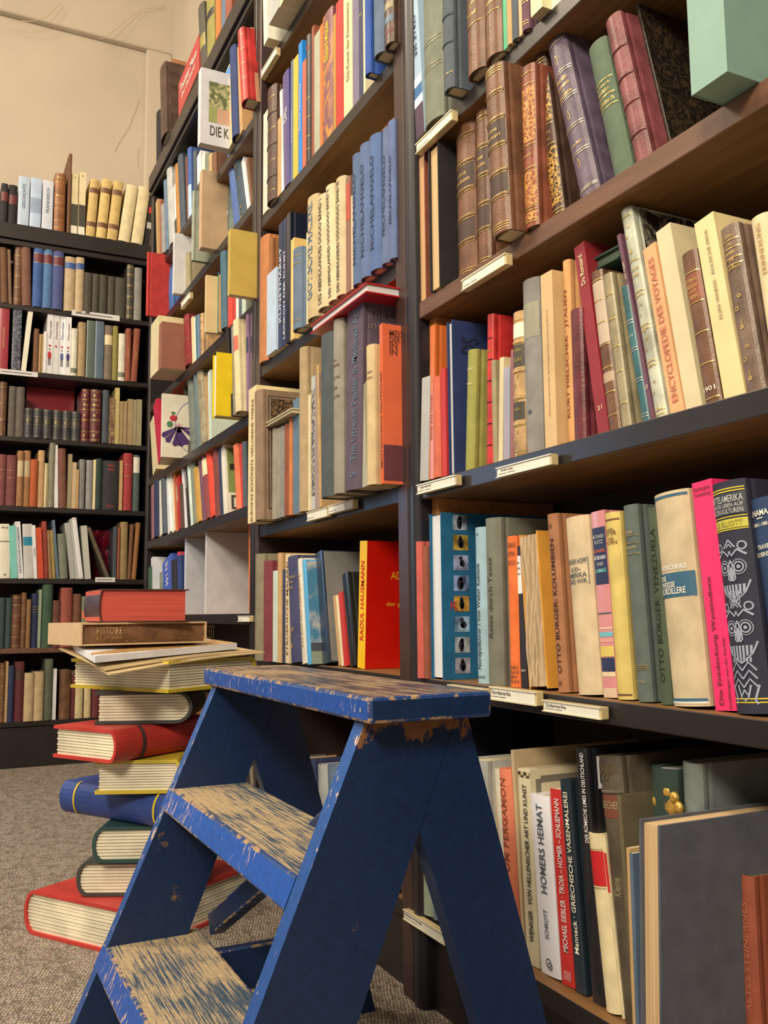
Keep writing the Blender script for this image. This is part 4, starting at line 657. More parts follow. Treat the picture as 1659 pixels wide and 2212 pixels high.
# --- far corner bookcase (books jut out)
R = 'corner bookcase'
row('a0', 'on top of '+R, 'books on top of the far corner bookcase', 2.2155, PX, [
 E(Z1, 940, 962, Z1, 940, 705, 'black', 'c', dict(Y=.02, d=.15)), E(Z1, 968, 1000, Z1, 960, 455, 'dkbrown', 'l', dict(Y=.03, yb=870)), E(Z1, 1024, 1045, Z1, 1024, 355, 'brown', 'c', dict(Y=.02, cm=mat((150, 96, 56), 'c'), d=.2)),
 E(Z1, 1066, 1190, Z1, 1066, 500, 'red', 'p', dict(Y=-.01, d=.012, n='face-out red', cm=mat((176, 62, 56), 'p'), T=[('Thomas Mann', 'h', 'ivory', .66, .22, .8), ('Der Zauberer', 'h', 'ivory', .4, .12, .7)], L='wide red sign with ivory lettering on top of the corner bookcase')),
 E(Z1, 1195, 1240, Z1, 1190, 90, 'dkolive', 'c', dict(Y=.0, P=[(.3, .5, 'olive')])), E(Z1, 1243, 1285, Z1, 1238, -30, 'olive', 'c', dict(Y=.0, P=[(.5, .6, 'black')])), E(Z1, 1290, 1318, Z1, 1288, -40, 'orange', 'p', dict(Y=.0)), E(Z1, 1322, 1350, Z1, 1322, -70, 'bgrey', 'p', dict(Y=.0)), E(Z1, 1355, 1385, Z1, 1355, -90, 'redbrown', 'c', dict(Y=.0))])
row('a1', 'top shelf, '+R, 'books on the top shelf of the far corner bookcase', SA[0], PX, lo0=-.012, entries=[
 E(A3, 185, 210, A3, 165, 562, 'tan', 'p', dict(Y=.0)), E(A3, 238, 252, A3, 228, 548, 'redbrown', 'c', dict(Y=0)), E(A3, 266, 300, A3, 252, 640, 'grey', 'c', dict(Y=0)), E(A3, 318, 345, A3, 286, 300, 'bgrey', 'c'),
 E(A3, 366, 424, A3, 330, 172, 'ltgrey', 'c', dict(n='cream-grey')), E(A3, 440, 466, A3, 412, 342, 'white', 'p', dict(P=[(0, .4, 'black')])), E(A3, 478, 520, A3, 446, 105, 'ochre', 'c', dict(cm=mat((170, 116, 56), 'c'))),
 E(A3, 525, 578, A3, 482, 0, 'slate', 'c', dict(cm=mat((66, 74, 80), 'c'))), E(A3, 600, 618, A3, 572, -40, 'redbrown', 'p'), E(A3, 630, 668, A3, 615, -130, 'blue', 'c', dict(P=[(0, .5, 'ltblue')])), E(A3, 700, 730, A3, 690, -100, 'slate', 'c'),
 E(A3, 740, 790, A3, 730, -60, 'white', 'p', dict(P=[(0, .5, 'dkolive')])), E(A3, 800, 845, A3, 795, -60, 'ivory', 'p'), E(A3, 858, 900, A3, 855, -60, 'ggrey', 'c'), E(A3, 908, 945, A3, 908, -60, 'tan', 'c'), E(A3, 955, 1000, A3, 950, -60, 'brown', 'c'),
 E(Z1, 1180, 1196, Z1, 1155, 432, 'white', 'p', dict(yb=880, n='white picture', d=.19, cm=mat((222, 216, 208), 'p'), up=1, CP=[(.022, .11, .5, .84, patternmat('park_painting', (196, 190, 150), (96, 110, 72), 'marble', 30)), (.022, .045, .3, .5, (150, 154, 88)), (.045, .11, .3, .5, (190, 146, 116))], CT=[('DIE K', .026, .078, .19, .028, 'dkolive', 'h')], L='white book with a garden painting on its jutting cover')),
 E(Z1, 1368, 1390, Z1, 1350, 430, 'cream', 'p', dict(P=[(.82, .98, 'cyan')])), E(Z1, 1395, 1425, Z1, 1380, 325, 'dblue', 'c'), E(Z1, 1432, 1450, Z1, 1414, 295, 'tan', 'p'),
 E(Z1, 1452, 1482, Z1, 1428, 225, 'red', 'l', dict(yb=650, b=((.3, .5, .7, .9), GOLD), L='thick red leather book jutting from the top shelf of the corner bookcase')), E(Z1, 1510, 1530, Z1, 1496, 170, 'beige', 'c', dict(cm=mat((170, 120, 84), 'c'), lim=(-.01, .05)))])
row('a2', 'second shelf, '+R, 'books on the second shelf of the far corner bookcase', SA[1], PX, lo0=-.012, entries=[
 E(A3, 38, 52, A3, 5, 1248, 'red', 'c', dict(yb=2112, n='plain red', d=.16, up=1, cm=mat((182, 46, 40), 'c'), L='plain red book jutting out at the far left of the corner bookcase')),
 E(A3, 372, 420, A3, 335, 1330, 'blue', 'c', dict(lim=(-.03, .05))), E(A3, 392, 412, A3, 358, 995, 'white', 'p', dict(yb=1815, up=1, d=.19, n='blank white', L='plain white book jutting out right of the plain red one')),
 E(A3, 600, 640, A3, 590, 1300, 'khaki', 'c'),
 E(A3, 660, 680, A3, 612, 420, 'ltgrey', 'c', dict(yb=1365, n='pale grey-green', cm=mat((158, 160, 136), 'c'), up=1, d=.16, L='pale grey-green book jutting out under the big tan one')),
 E(A3, 752, 790, A3, 656, 160, 'beige', 'p', dict(yb=1212, n='big tan', d=.17, up=1, cm=mat((186, 152, 112), 'p'), L='big plain tan book jutting far out of the second shelf')),
 E(A3, 1182, 1245, A3, 1130, 130, 'slate', 'c', dict(lim=(-.04, .05), n='grey-green', cm=mat((96, 104, 92), 'c'), T=[('AMERIKA', 'dn', 'white', .6, .5, .3)])), E(A3, 1262, 1335, A3, 1160, -20, 'blue', 'c', dict(cm=mat((70, 94, 140), 'c'), b=((.7, .8), 'ltgrey'))), E(A3, 1345, 1430, A3, 1242, 20, 'slate', 'c', dict(n='gilt slate', cm=mat((62, 76, 84), 'c'), art=flowers((.12, .9)), T=[('Grönland', 'h', GOLD, .6, .02, .7)])),
 E(A3, 1432, 1468, A3, 1334, 0, 'white', 'p', dict(n='leaning white')), E(A3, 1478, 1512, A3, 1400, 0, 'brown', 'p')])
row('a3', 'third shelf, '+R, 'books on the third shelf of the far corner bookcase', SA[2], PX, lo0=-.012, entries=[
 E(A1, 30, 140, A1, 12, 15, 'cream', 'p', dict(n='cream', yb=820, d=.19, up=1, L='pale cream book jutting out low at the corner')), 
 E(A1, 152, 196, A1, 150, 15, 'brown', 'p', dict(n='plain brown', yb=860, d=.2, up=1, cm=mat((142, 88, 66), 'p'), L='plain brown book jutting out, its wide side facing the camera')),
 E(A1, 575, 640, A1, 545, -40, 'dkred', 'c', dict(b=((.15, .5, .9), GOLD))), E(A1, 660, 682, A1, 640, -80, 'cream', 'p'), E(A1, 705, 725, A1, 690, -90, 'white', 'p'), E(A1, 728, 748, A1, 712, -100, 'teal', 'c'), E(A1, 752, 778, A1, 740, -110, 'bgrey', 'c'), E(A1, 800, 832, A1, 790, -120, 'tan', 'l', dict(b=GB)),
 E(A1, 840, 862, A3, 795, 1565, 'cream', 'p', dict(yb=140, n='blank cream', d=.19, up=1, cm=mat((222, 194, 136), 'p'), L='blank cream booklet jutting out of the third shelf')),
 E(A1, 884, 930, A1, 870, 0, 'teal', 'p', dict(hh=.17, cm=mat((20, 130, 116), 'p'))), E(A1, 935, 960, A1, 930, 0, 'navy', 'p', dict(hh=.17)), E(A1, 965, 1020, A1, 960, 0, 'tan', 'p', dict(hh=.16)),
 E(A3, 1084, 1142, A3, 1066, 1290, 'teal', 'c', dict(cm=mat((66, 98, 108), 'c'))), E(A3, 1156, 1210, A3, 1150, 1420, 'red', 'p', dict(cm=mat((226, 60, 40), 'p'), n='bright red')), E(A3, 1214, 1250, A3, 1212, 1420, 'red', 'p', dict(n='bright red')), E(A3, 1262, 1300, A3, 1260, 1440, 'ivory', 'p'), E(A3, 1310, 1340, A3, 1305, 1440, 'slate', 'c'), E(A3, 1345, 1400, A3, 1340, 1440, 'pglt', 'p'),
 E(A3, 1145, 1180, A3, 1134, 950, 'mustard', 'p', dict(yb=1842, up=1, d=.19, cm=mat((198, 166, 76), 'p'), L='plain mustard yellow book jutting out beside the narrow upright'))])
row('a4', 'fourth shelf, '+R, 'books on the fourth shelf of the far corner bookcase', SA[3], PX, lo0=-.012, entries=[
 (330, 338, 324, 915, 'cream', 'p', dict(Y=0)), E(A1, 150, 205, A1, 75, 1240, 'pink', 'p', dict(Y=-.02, n='crimson', cm=mat((190, 34, 62), 'p'), yb=2100)),
 E(A1, 185, 200, A1, 136, 1090, 'ivory', 'p', dict(yb=1992, n='flower-covered', d=.2, hh=.2, lean=0, cm=mat((224, 210, 180), 'p'), 
   cart=lambda q, d, h: (q.ribbon([(.105-.065*math.cos(t*PI/14-PI/2), h*.5+.085*math.sin(t*PI/14-PI/2)) for t in range(15)][::-1], .0016, 0), [q.poly([(.05, 0, h*.5), (.05+.05*math.cos(a+.2), 0, h*.42+.045*math.sin(a+.2)), (.05+.056*math.cos(a), 0, h*.42+.05*math.sin(a)), (.05+.05*math.cos(a-.2), 0, h*.42+.045*math.sin(a-.2))], 1) for a in (-2.75, -2.3, -1.75, -1.35, -.95, -.25)]+[q.ribbon([(.05, h*.47), (.075, h*.475), (.10, h*.465)], .006, 1)], q.disc(.052, h*.47, .013, .015, 2), q.disc(.035, h*.62, .012, .01, 3), q.disc(.024, h*.52, .01, .01, 4), q.disc(.034, h*.7, .007, .005, 4)),
   cartm=[mat((70, 90, 160), 'flat'), mat((74, 44, 96), 'flat'), mat((206, 160, 160), 'flat'), mat((190, 44, 60), 'flat'), mat((80, 120, 80), 'flat')], L='cream book with purple flower picture jutting from the fourth shelf')),
 E(A1, 612, 636, A1, 530, 900, 'dkolive', 'c', dict(lim=(-.05, .04))), E(A1, 655, 720, A1, 600, 780, 'slate', 'c', dict(n='grey-green', cm=mat((104, 108, 92), 'c'), b=((.1, .2, .85), 'khaki'))), E(A1, 725, 800, A1, 690, 710, 'bgrey', 'c', dict(n='grey-green', cm=mat((96, 108, 102), 'c'))), E(A1, 815, 890, A1, 745, 740, 'khaki', 'l', dict(b=((.2, .4, .6, .8), GOLD))),
 E(A1, 895, 910, A1, 835, 800, 'tan', 'p'), E(A1, 910, 950, A1, 890, 730, 'pglt', 'p'),
 E(A1, 955, 1012, A1, 905, 470, 'yellow', 'f', dict(yb=1405, n='vivid yellow', d=.19, up=1, flat=1, cm=mat((226, 200, 10), 'p', False), pg=(230, 220, 190), L='vivid yellow book with pages outward jutting from the fourth shelf')),
 E(A1, 1236, 1254, A1, 1180, 80, 'black', 'j', dict(lim=(-.03, .05), n='black and white', T=[('DOSITAEJ OBRADOVIC', 'up', 'white', .5, .9, .6)], L='black spine with white capitals beside the vivid yellow book')), E(A1, 1268, 1292, A1, 1240, 60, 'grey', 'p', dict(lim=(-.03, .05), T=[('12', 'h', 'white', .2, .03, .6)])), E(A1, 1326, 1388, A1, 1285, 0, 'cream', 'c', dict(d=.12, lim=(-.03, .05), P=[(.66, .82, 'salmon')])),
 E(A1, 1480, 1508, A1, 1468, -120, 'plum', 'c', dict(lim=(-.026, .05), d=.12, n='violet', cm=mat((128, 96, 116), 'c'), P=[(.6, .76, 'navy')])), E(A1, 1534, 1560, A1, 1530, -140, 'plum', 'c', dict(lim=(-.026, .05), d=.12, n='violet', cm=mat((132, 98, 116), 'c'), P=[(.6, .76, 'navy')]))])
row('a5', 'fifth shelf, '+R, 'books on the fifth shelf of the far corner bookcase', SA[4], PX, lo0=-.012, entries=[
 E(A2, 40, 82, A2, 36, 395, 'mauve', 'p', dict(Y=0)), E(A2, 90, 125, A2, 86, 355, 'navy', 'c'), E(A2, 138, 178, A2, 112, 350, 'ivory', 'p'), E(A2, 190, 225, A2, 170, 330, 'slate', 'c'), E(A2, 238, 272, A2, 205, 320, 'white', 'p'),
 E(A2, 290, 322, A2, 248, 262, 'ivory', 'p', dict(n='leaning ivory')), E(A2, 328, 352, A2, 300, 250, 'orange', 'j'), E(A2, 354, 405, A2, 322, 340, 'red', 'j', dict(n='orange-topped red', T=[('SIBIRIEN', 'up', 'cream', .7, .3, .4)])), E(A2, 408, 440, A2, 385, 400, 'dkbrown', 'c'), E(A2, 442, 470, A2, 395, 165, 'white', 'p'),
 E(A2, 476, 520, A2, 430, 200, 'black2', 'j', dict(n='glossy black', T=[('RUSSLAND', 'up', 'white', .8, .3, .4)])), E(A2, 524, 556, A2, 478, 170, 'pglt', 'c'), E(A2, 558, 600, A2, 518, 110, 'ggrey', 'c'), E(A2, 604, 650, A2, 560, 220, 'ochre', 'c'), E(A2, 655, 668, A2, 604, 190, 'ivory', 'p'),
 E(A2, 668, 706, A2, 615, 120, 'plum', 'c'), E(A2, 708, 760, A2, 655, 80, 'maroon', 'c', dict(cm=mat((126, 58, 56), 'c'), P=[(.68, .94, 'cream')])), E(A2, 765, 822, A2, 705, -20, 'red', 'c', dict(n='vermilion', cm=mat((216, 66, 40), 'c'))), E(A2, 824, 872, A2, 790, -60, 'maroon', 'c', dict(cm=mat((120, 56, 50), 'c'))), E(A2, 874, 900, A2, 845, -90, 'navy', 'c'),
 E(A2, 905, 950, A2, 868, -60, 'ivory', 'p', dict(n='green-pictured white', d=.17, CP=[(.006, .09, .3, .95, (126, 136, 70)), (.012, .05, .62, .72, (70, 50, 36))], CT=[('Di', .012, .06, .16, .04, 'dkolive', 'h')], L='white book with a green picture on the visible cover, near the upright')),
 E(A2, 1072, 1120, A2, 1032, -70, 'orange', 'c', dict(n='orange', cm=mat((222, 108, 70), 'c'))), E(A2, 1122, 1140, A2, 1100, -100, 'red', 'c'), E(A2, 1145, 1180, A2, 1130, -120, 'slate', 'c')])
row('a6', 'sixth shelf, '+R, 'books on the sixth shelf of the far corner bookcase', SA[5], PX, lo0=-.012, entries=[
 E(A2, 0, 36, A2, 0, 1370, 'green', 'p', dict(Y=.0)), E(A2, 50, 70, A2, 33, 1255, 'white', 'p', dict(n='blank white', d=.1, cm=mat((214, 210, 206), 'p'))), E(A2, 155, 180, A2, 152, 1430, 'ggrey', 'c'), E(A2, 190, 300, A2, 168, 1320, 'blue', 'p', dict(n='cobalt blue', cm=mat((66, 92, 170), 'p'), T=[('IN 144', 'dn', 'white', .7, .45, .5)], L='cobalt blue spine with white lettering, sixth shelf of the corner bookcase')),
 E(A2, 304, 350, A2, 290, 1300, 'black', 'c'), E(A2, 355, 372, A2, 350, 1180, 'rose', 'p', dict(cm=mat((206, 66, 80), 'p'))), E(A2, 374, 408, A2, 358, 1240, 'dblue', 'c'),
 E(A2, 425, 448, A2, 410, 965, 'ltgrey', 'p', dict(n='blank white', d=.2, up=1, lim=(-.1, .02), cm=mat((206, 200, 196), 'p'), L='blank pale grey board-like book, the further of two jutting white ones')),
 E(A2, 672, 690, A2, 652, 790, 'white', 'p', dict(n='blank white', d=.2, up=1, lim=(-.13, .02), cm=mat((216, 206, 196), 'p'), L='large blank white book jutting out, nearer of the two white ones')),
 E(A2, 1212, 1236, A2, 1205, 850, 'orange', 'c', dict(lim=(-.05, .06)))])
# --- far wall bookcase
R = 'far bookcase'
BAND = (.1, .9)
row('d0', 'on top of '+R, 'books on top of the low far bookcase', 2.1635, Z1, [
 (-60, -5, -55, 1080, 'dkbrown', 'l'), (0, 42, 5, 1095, 'black', 'c', dict(n='dark', P=[(.55, .78, 'maroon')])), (45, 98, 58, 1105, 'black', 'c', dict(n='dark', P=[(.5, .74, 'maroon')])),
 (103, 170, 108, 1050, 'ltblue', 'j', dict(cm=mat((190, 200, 208), 'j'), T=[('GESCHICHTE', 'up', 'bgrey', .6, .5, .3)], CP=[(.0, .05, .2, .4, 'slate')])), (175, 242, 182, 1060, 'ltblue', 'j', dict(cm=mat((184, 196, 208), 'j'), P=[(.3, .6, (150, 160, 176))])), (247, 312, 255, 1075, 'white', 'j', dict(cm=mat((206, 204, 206), 'j'), T=[('FRANKREICH', 'up', 'bgrey', .6, .5, .3)])),
 (318, 385, 328, 1035, 'brown', 'l', dict(n='gilt brown', cm=mat((138, 84, 44), 'l'), T=[('Adam', 'h', GOLD, .93, .03, .7), ('Reise', 'h', GOLD, .62, .03, .7)], b=((.08, .2, .4, .5, .85), GOLD))), (398, 418, 424, 918, 'brown', 'c', dict(n='thin tall brown', L='thin tall brown volume sticking up from the top row of the low far bookcase')),
 (420, 460, 437, 1035, 'cream', 'p', dict(P=[(0, .15, 'ivory'), (.15, .5, (60, 56, 44))], T=[('1', 'h', 'brown', .94, .03, .3)])), (465, 505, 490, 1025, 'cream', 'p', dict(P=[(0, .14, 'ivory'), (.14, .48, (64, 60, 50))], T=[('2', 'h', 'brown', .94, .03, .3)])),
 (510, 566, 540, 1072, 'mustard', 'c', dict(n='golden', cm=mat((206, 172, 104), 'c'), P=[(.76, .85, 'brown'), (.18, .26, 'brown')])), (572, 632, 610, 1072, 'mustard', 'c', dict(n='golden', cm=mat((206, 172, 104), 'c'), P=[(.76, .85, 'brown'), (.18, .26, 'brown')])), (637, 698, 680, 1085, 'mustard', 'c', dict(n='golden', cm=mat((206, 172, 104), 'c'), P=[(.76, .85, 'brown'), (.18, .26, 'brown')])),
 (705, 775, 758, 1108, 'cream', 'c'), (782, 852, 830, 1118, 'cream', 'c'), (860, 890, 905, 1112, 'black', 'j', dict(P=[(.3, .4, 'ltgrey'), (.55, .65, 'red')], L='slim black spine leaning right at the end above the low far bookcase'))], 'X', -XD)
row('d1', 'first shelf, '+R, 'books on the upper shelves of the low far bookcase', SD[0], DA, [
 (-60, -5, -60, 75, 'dkbrown', 'c'), (18, 88, 3, 75, 'brown', 'c'), (92, 136, 76, 98, 'brown', 'c', dict(cm=mat((124, 96, 70), 'c'))), (145, 238, 146, 70, 'brown', 'l', dict(b=((.1, .3, .5, .7, .85), GOLD))), (245, 350, 240, 65, 'redbrown', 'c', dict(cm=mat((120, 78, 60), 'c'))),
 (357, 468, 360, 84, 'blue', 'c', dict(n='royal blue', P=[(.76, .91, 'maroon')], b=((.755, .915), 'ltgrey'))), (470, 576, 480, 98, 'blue', 'c', dict(n='pale blue', cm=mat((78, 112, 148), 'c'), P=[(.76, .91, 'maroon')], b=((.755, .915), 'ltgrey'))), (578, 698, 592, 120, 'violet', 'c', dict(P=[(.76, .9, 'maroon')], b=((.755, .905), 'ltgrey'))),
 (710, 832, 732, 178, 'beige', 'c', dict(n='blue-banded beige', cm=mat((192, 164, 124), 'c'), P=[(.78, .89, 'blue')])), (835, 930, 862, 185, 'beige', 'c', dict(n='blue-banded beige', cm=mat((192, 164, 124), 'c'), P=[(.78, .89, 'blue')])),
 (932, 1024, 955, 362, 'dkolive', 'c'), (1027, 1099, 1045, 372, 'dkolive', 'c'), (1101, 1192, 1115, 384, 'dkolive', 'c'), (1196, 1278, 1208, 404, 'dkolive', 'c'), (1282, 1406, 1285, 414, 'dkolive', 'c'),
 (1410, 1488, 1410, 265, 'dkolive', 'l', dict(n='mottled green', b=GB)), (1494, 1580, 1494, 302, 'grey', 'c')], 'X', -XD)
row('d2', 'second row, '+R, 'books on the upper shelves of the low far bookcase', SD[1], DA, [
 (-30, 86, 0, 730, 'rose', 'j', dict(n='glossy red', cm=mat((150, 48, 56), 'j'), T=[('KAVALLERIE', 'up', 'tan', .5, .6, .2)])), (125, 226, 172, 768, 'bgrey', 'j', dict(n='blue-patterned', cm=patternmat('blue_pattern', (120, 124, 140), (46, 52, 76), 'marble', 40))), (235, 292, 316, 785, 'ivory', 'p', dict(n='leaning ivory')),
 (370, 424, 382, 985, 'brown', 'c'), (426, 450, 432, 1045, 'tan', 'p'), (452, 476, 455, 1045, 'tan', 'p'), (478, 512, 484, 1015, 'white', 'p')]+[
 (a, b, c, e, 'white', 'p', dict(n='white soldier', T=[('Österreichs', 'up', c3, .74, .3, .4)], art=(lambda q, w, h: (q.disc(w*.5, h*.47, w*.2, w*.18, 0), q.disc(w*.5, h*.31, w*.3, h*.065, 1), q.ribbon([(w*.38, h*.27), (w*.36, h*.14)], w*.14, 2), q.ribbon([(w*.62, h*.27), (w*.64, h*.14)], w*.14, 2), q.disc(w*.5, h*.41, w*.12, w*.16, 2))) if k != 1 else (lambda q, w, h: q.disc(w*.5, h*.47, w*.2, w*.18, 0)), artm=[mat((176, 56, 56), 'flat'), mat(c2, 'flat'), mat((60, 54, 60), 'flat')]))
 for k, (a, b, c, e, c2, c3) in enumerate(((512, 583, 520, 820, (186, 40, 40), 'maroon'), (584, 651, 592, 832, (186, 40, 40), 'maroon'), (652, 719, 662, 840, (90, 100, 140), 'blue'), (720, 786, 732, 852, (60, 50, 110), 'maroon')))]+[
 (788, 858, 800, 982, 'ivory', 'c', dict(n='green-banded ivory', P=[(.06, .16, 'ggrey')])), (864, 950, 872, 912, 'beige', 'c', dict(cm=mat((172, 142, 100), 'c'))), (958, 1052, 960, 890, 'ggrey', 'j', dict(cm=mat((96, 108, 94), 'j'))), (1055, 1152, 1060, 897, 'slate', 'j', dict(n='glossy blue-grey', cm=mat((96, 110, 120), 'j'))),
 (1155, 1250, 1174, 948, 'brown', 'c', dict(cm=mat((122, 104, 86), 'c'), P=[(.64, .82, 'cream')])), (1252, 1312, 1278, 954, 'olive', 'c'), (1318, 1397, 1345, 1040, 'ivory', 'c', dict(n='green-banded ivory', P=[(.08, .18, 'ggrey')])), (1400, 1460, 1434, 982, 'redbrown', 'c', dict(T=[('ALBRECHT', 'up', 'tan', .5, .7, .3)])), (1463, 1532, 1506, 986, 'redbrown', 'c', dict(T=[('GRAF', 'up', 'tan', .5, .7, .3)]))], 'X', -XD)
row('d3', 'third row, '+R, 'books on the middle shelves of the low far bookcase', SD[2], DB, [
 (-30, 62, 0, 25, 'brown', 'l', dict(b=((.3, .6, .9), GOLD))), (82, 166, 88, 74, 'grey', 'c', dict(cm=mat((98, 88, 76), 'c'))), (168, 262, 180, 82, 'grey', 'c', dict(cm=mat((98, 88, 76), 'c')))]+[
 (a, b, a+6, c, 'slate', 'l', dict(n='short slate', up=1, cm=mat((58, 56, 56), 'l'), b=((.05, .45, .72, .96), 'khaki'), art=lambda q, w, h: (q.ring(w*.5, h*.58, w*.25, w*.08, n=10), q.ring(w*.5, h*.58, w*.12, w*.06, n=8)), artm=[mat((130, 112, 74), 'gilt')])) for a, b, c in ((265, 365, 318), (368, 467, 322), (470, 577, 335), (579, 688, 342), (690, 790, 350), (792, 893, 358))]+[
 (900, 995, 902, 105, 'maroon', 'l', dict(n='gilt maroon', b=((.04, .2, .4, .42, .6, .62, .8, .97), GOLD), T=[('Welt', 'h', GOLD, .7, .05, .6)], art=flowers((.5, .88, .12)))), (1000, 1122, 1008, 110, 'maroon', 'l', dict(n='gilt maroon', b=((.04, .2, .4, .42, .6, .62, .8, .97), GOLD), T=[('Welt', 'h', GOLD, .7, .05, .6)], art=flowers((.5, .88, .12)))),
 (1138, 1212, 1142, 116, 'slate', 'c'), (1214, 1275, 1220, 202, 'khaki', 'p', dict(cm=patternmat('floral_paper', (166, 142, 100), (110, 80, 70), 'marble', 30), n='floral')), (1278, 1328, 1285, 90, 'cream', 'p', dict(cm=mat((190, 168, 104), 'p'))),
 (1332, 1370, 1335, 242, 'beige', 'p', dict(n='slim tan', cm=mat((160, 130, 88), 'p'))), (1372, 1414, 1372, 242, 'beige', 'p', dict(n='slim tan', cm=mat((160, 130, 88), 'p'))), (1422, 1484, 1424, 216, 'beige', 'p', dict(cm=mat((156, 128, 90), 'p'))), (1487, 1520, 1484, 224, 'khaki', 'p'), (1522, 1582, 1525, 220, 'khaki', 'p')], 'X', -XD)
row('d4', 'fourth row, '+R, 'books on the middle shelves of the low far bookcase', SD[3], DB, [
 (-40, 52, -20, 838, 'mauve', 'c', dict(n='dusky red', cm=mat((122, 66, 62), 'c'), b=((.55, .7), 'tan'))), (56, 172, 82, 846, 'mauve', 'c', dict(n='dusky red', cm=mat((124, 68, 64), 'c'), b=((.55, .7), 'tan'))), (178, 249, 196, 796, 'tan', 'c', dict(n='labelled tan', cm=mat((162, 112, 72), 'c'), P=[(.53, .82, 'beige')])), (250, 326, 273, 796, 'tan', 'c', dict(n='labelled tan', cm=mat((162, 112, 72), 'c'), P=[(.53, .82, 'beige')])),
 (328, 410, 342, 892, 'orange', 'c', dict(cm=mat((180, 88, 44), 'c'))), (411, 484, 426, 792, 'peach', 'c', dict(cm=mat((196, 152, 104), 'c'))), (488, 509, 496, 936, 'cream', 'p'), (511, 532, 520, 936, 'khaki', 'p'), (536, 600, 540, 710, 'ggrey', 'c', dict(n='grey-green', cm=mat((132, 126, 102), 'c'))), (606, 652, 602, 730, 'white', 'p'),
 (654, 746, 646, 772, 'redbrown', 'c', dict(cm=mat((124, 76, 60), 'c'))), (748, 795, 758, 833, 'khaki', 'p'), (800, 846, 800, 926, 'cream', 'p', dict(cm=mat((196, 164, 120), 'p'))), (848, 874, 850, 1006, 'tan', 'p'), (878, 942, 880, 893, 'grey', 'c'), (955, 1030, 960, 902, 'ltgrey', 'c', dict(cm=mat((148, 142, 134), 'c'))), (1033, 1063, 1038, 896, 'cream', 'p'),
 (1065, 1132, 1070, 884, 'dkgreen', 'c'), (1135, 1326, 1138, 906, 'slate', 'c', dict(n='thick dark', cm=mat((46, 46, 46), 'c'), T=[('Wirr', 'h', 'red', .9, .05, .4), ('Welt', 'h', 'red', .82, .05, .4), ('Roman', 'h', 'red', .08, .04, .4)], L='thick charcoal book with red blackletter-like title in fourth row')), (1330, 1366, 1335, 906, 'tan', 'p'), (1374, 1472, 1376, 824, 'red', 'c', dict(cm=mat((164, 54, 54), 'c'), b=((.6, .8), 'tan'))), (1480, 1555, 1490, 845, 'slate', 'c', dict(cm=mat((74, 88, 80), 'c'), P=[(.68, .96, 'ivory')], n='green-grey'))], 'X', -XD)
row('d5', 'fifth row, '+R, 'books on the lower shelves of the low far bookcase', SD[4], DC, [
 (0, 112, -5, 165, 'ivory', 'j', dict(n='white lettered', T=[('Georg', 'h', 'black', .93, .05, .7), ('Der deutsche', 'h', 'black', .68, .05, .9), ('dtv', 'h', 'black', .07, .04, .3)])), (118, 198, 97, 186, 'mint', 'p'), (202, 264, 166, 140, 'white', 'p', dict(T=[('DIE PSYCHOLOGIE DES KLEINKINDES', 'up', 'blue', .5, .8, .4)])), (268, 374, 252, 166, 'ivory', 'j', dict(n='teal-striped white', cm=mat((196, 188, 174), 'j'), P=[(.6, .76, (24, 130, 150))])),
 (378, 418, 356, 180, 'white', 'p', dict(T=[('Denken', 'up', 'black', .5, .4, .4)])), (424, 490, 400, 206, 'orange', 'p', dict(n='orange-red', cm=mat((208, 74, 40), 'p'))), (492, 546, 470, 136, 'redbrown', 'c', dict(cm=mat((150, 62, 48), 'c'))), (548, 590, 527, 236, 'tan', 'c', dict(cm=mat((140, 104, 66), 'c'))), (592, 626, 564, 232, 'olive', 'c', dict(cm=mat((150, 126, 66), 'c'))), (632, 662, 585, 122, 'bgrey', 'p'),
 (666, 762, 640, 278, 'ggrey', 'c'), (785, 845, 722, 156, 'ltgrey', 'p'), (848, 884, 780, 112, 'ltgrey', 'p'), (886, 936, 806, 96, 'white', 'j', dict(n='red-edged white', b=((.02, .98), 'red'))), (950, 1020, 905, 186, 'ltgrey', 'p', dict(cm=mat((186, 180, 160), 'p'))), (1195, 1240, 965, 165, 'khaki', 'c', dict(n='steeply leaning', cm=mat((96, 82, 62), 'c'), hh=.225, lean=-.38, L='grey-brown book leaning steeply in the fifth row of the low far bookcase')),
 (1262, 1300, 1262, 195, 'slate', 'j'), (1308, 1336, 1330, 205, 'redbrown', 'c'), (1338, 1420, 1375, 142, 'khaki', 'c', dict(cm=mat((150, 122, 78), 'c'))), (1424, 1465, 1460, 170, 'brown', 'c'), (1470, 1522, 1525, 152, 'tan', 'c', dict(cm=mat((150, 98, 52), 'c')))], 'X', -XD)
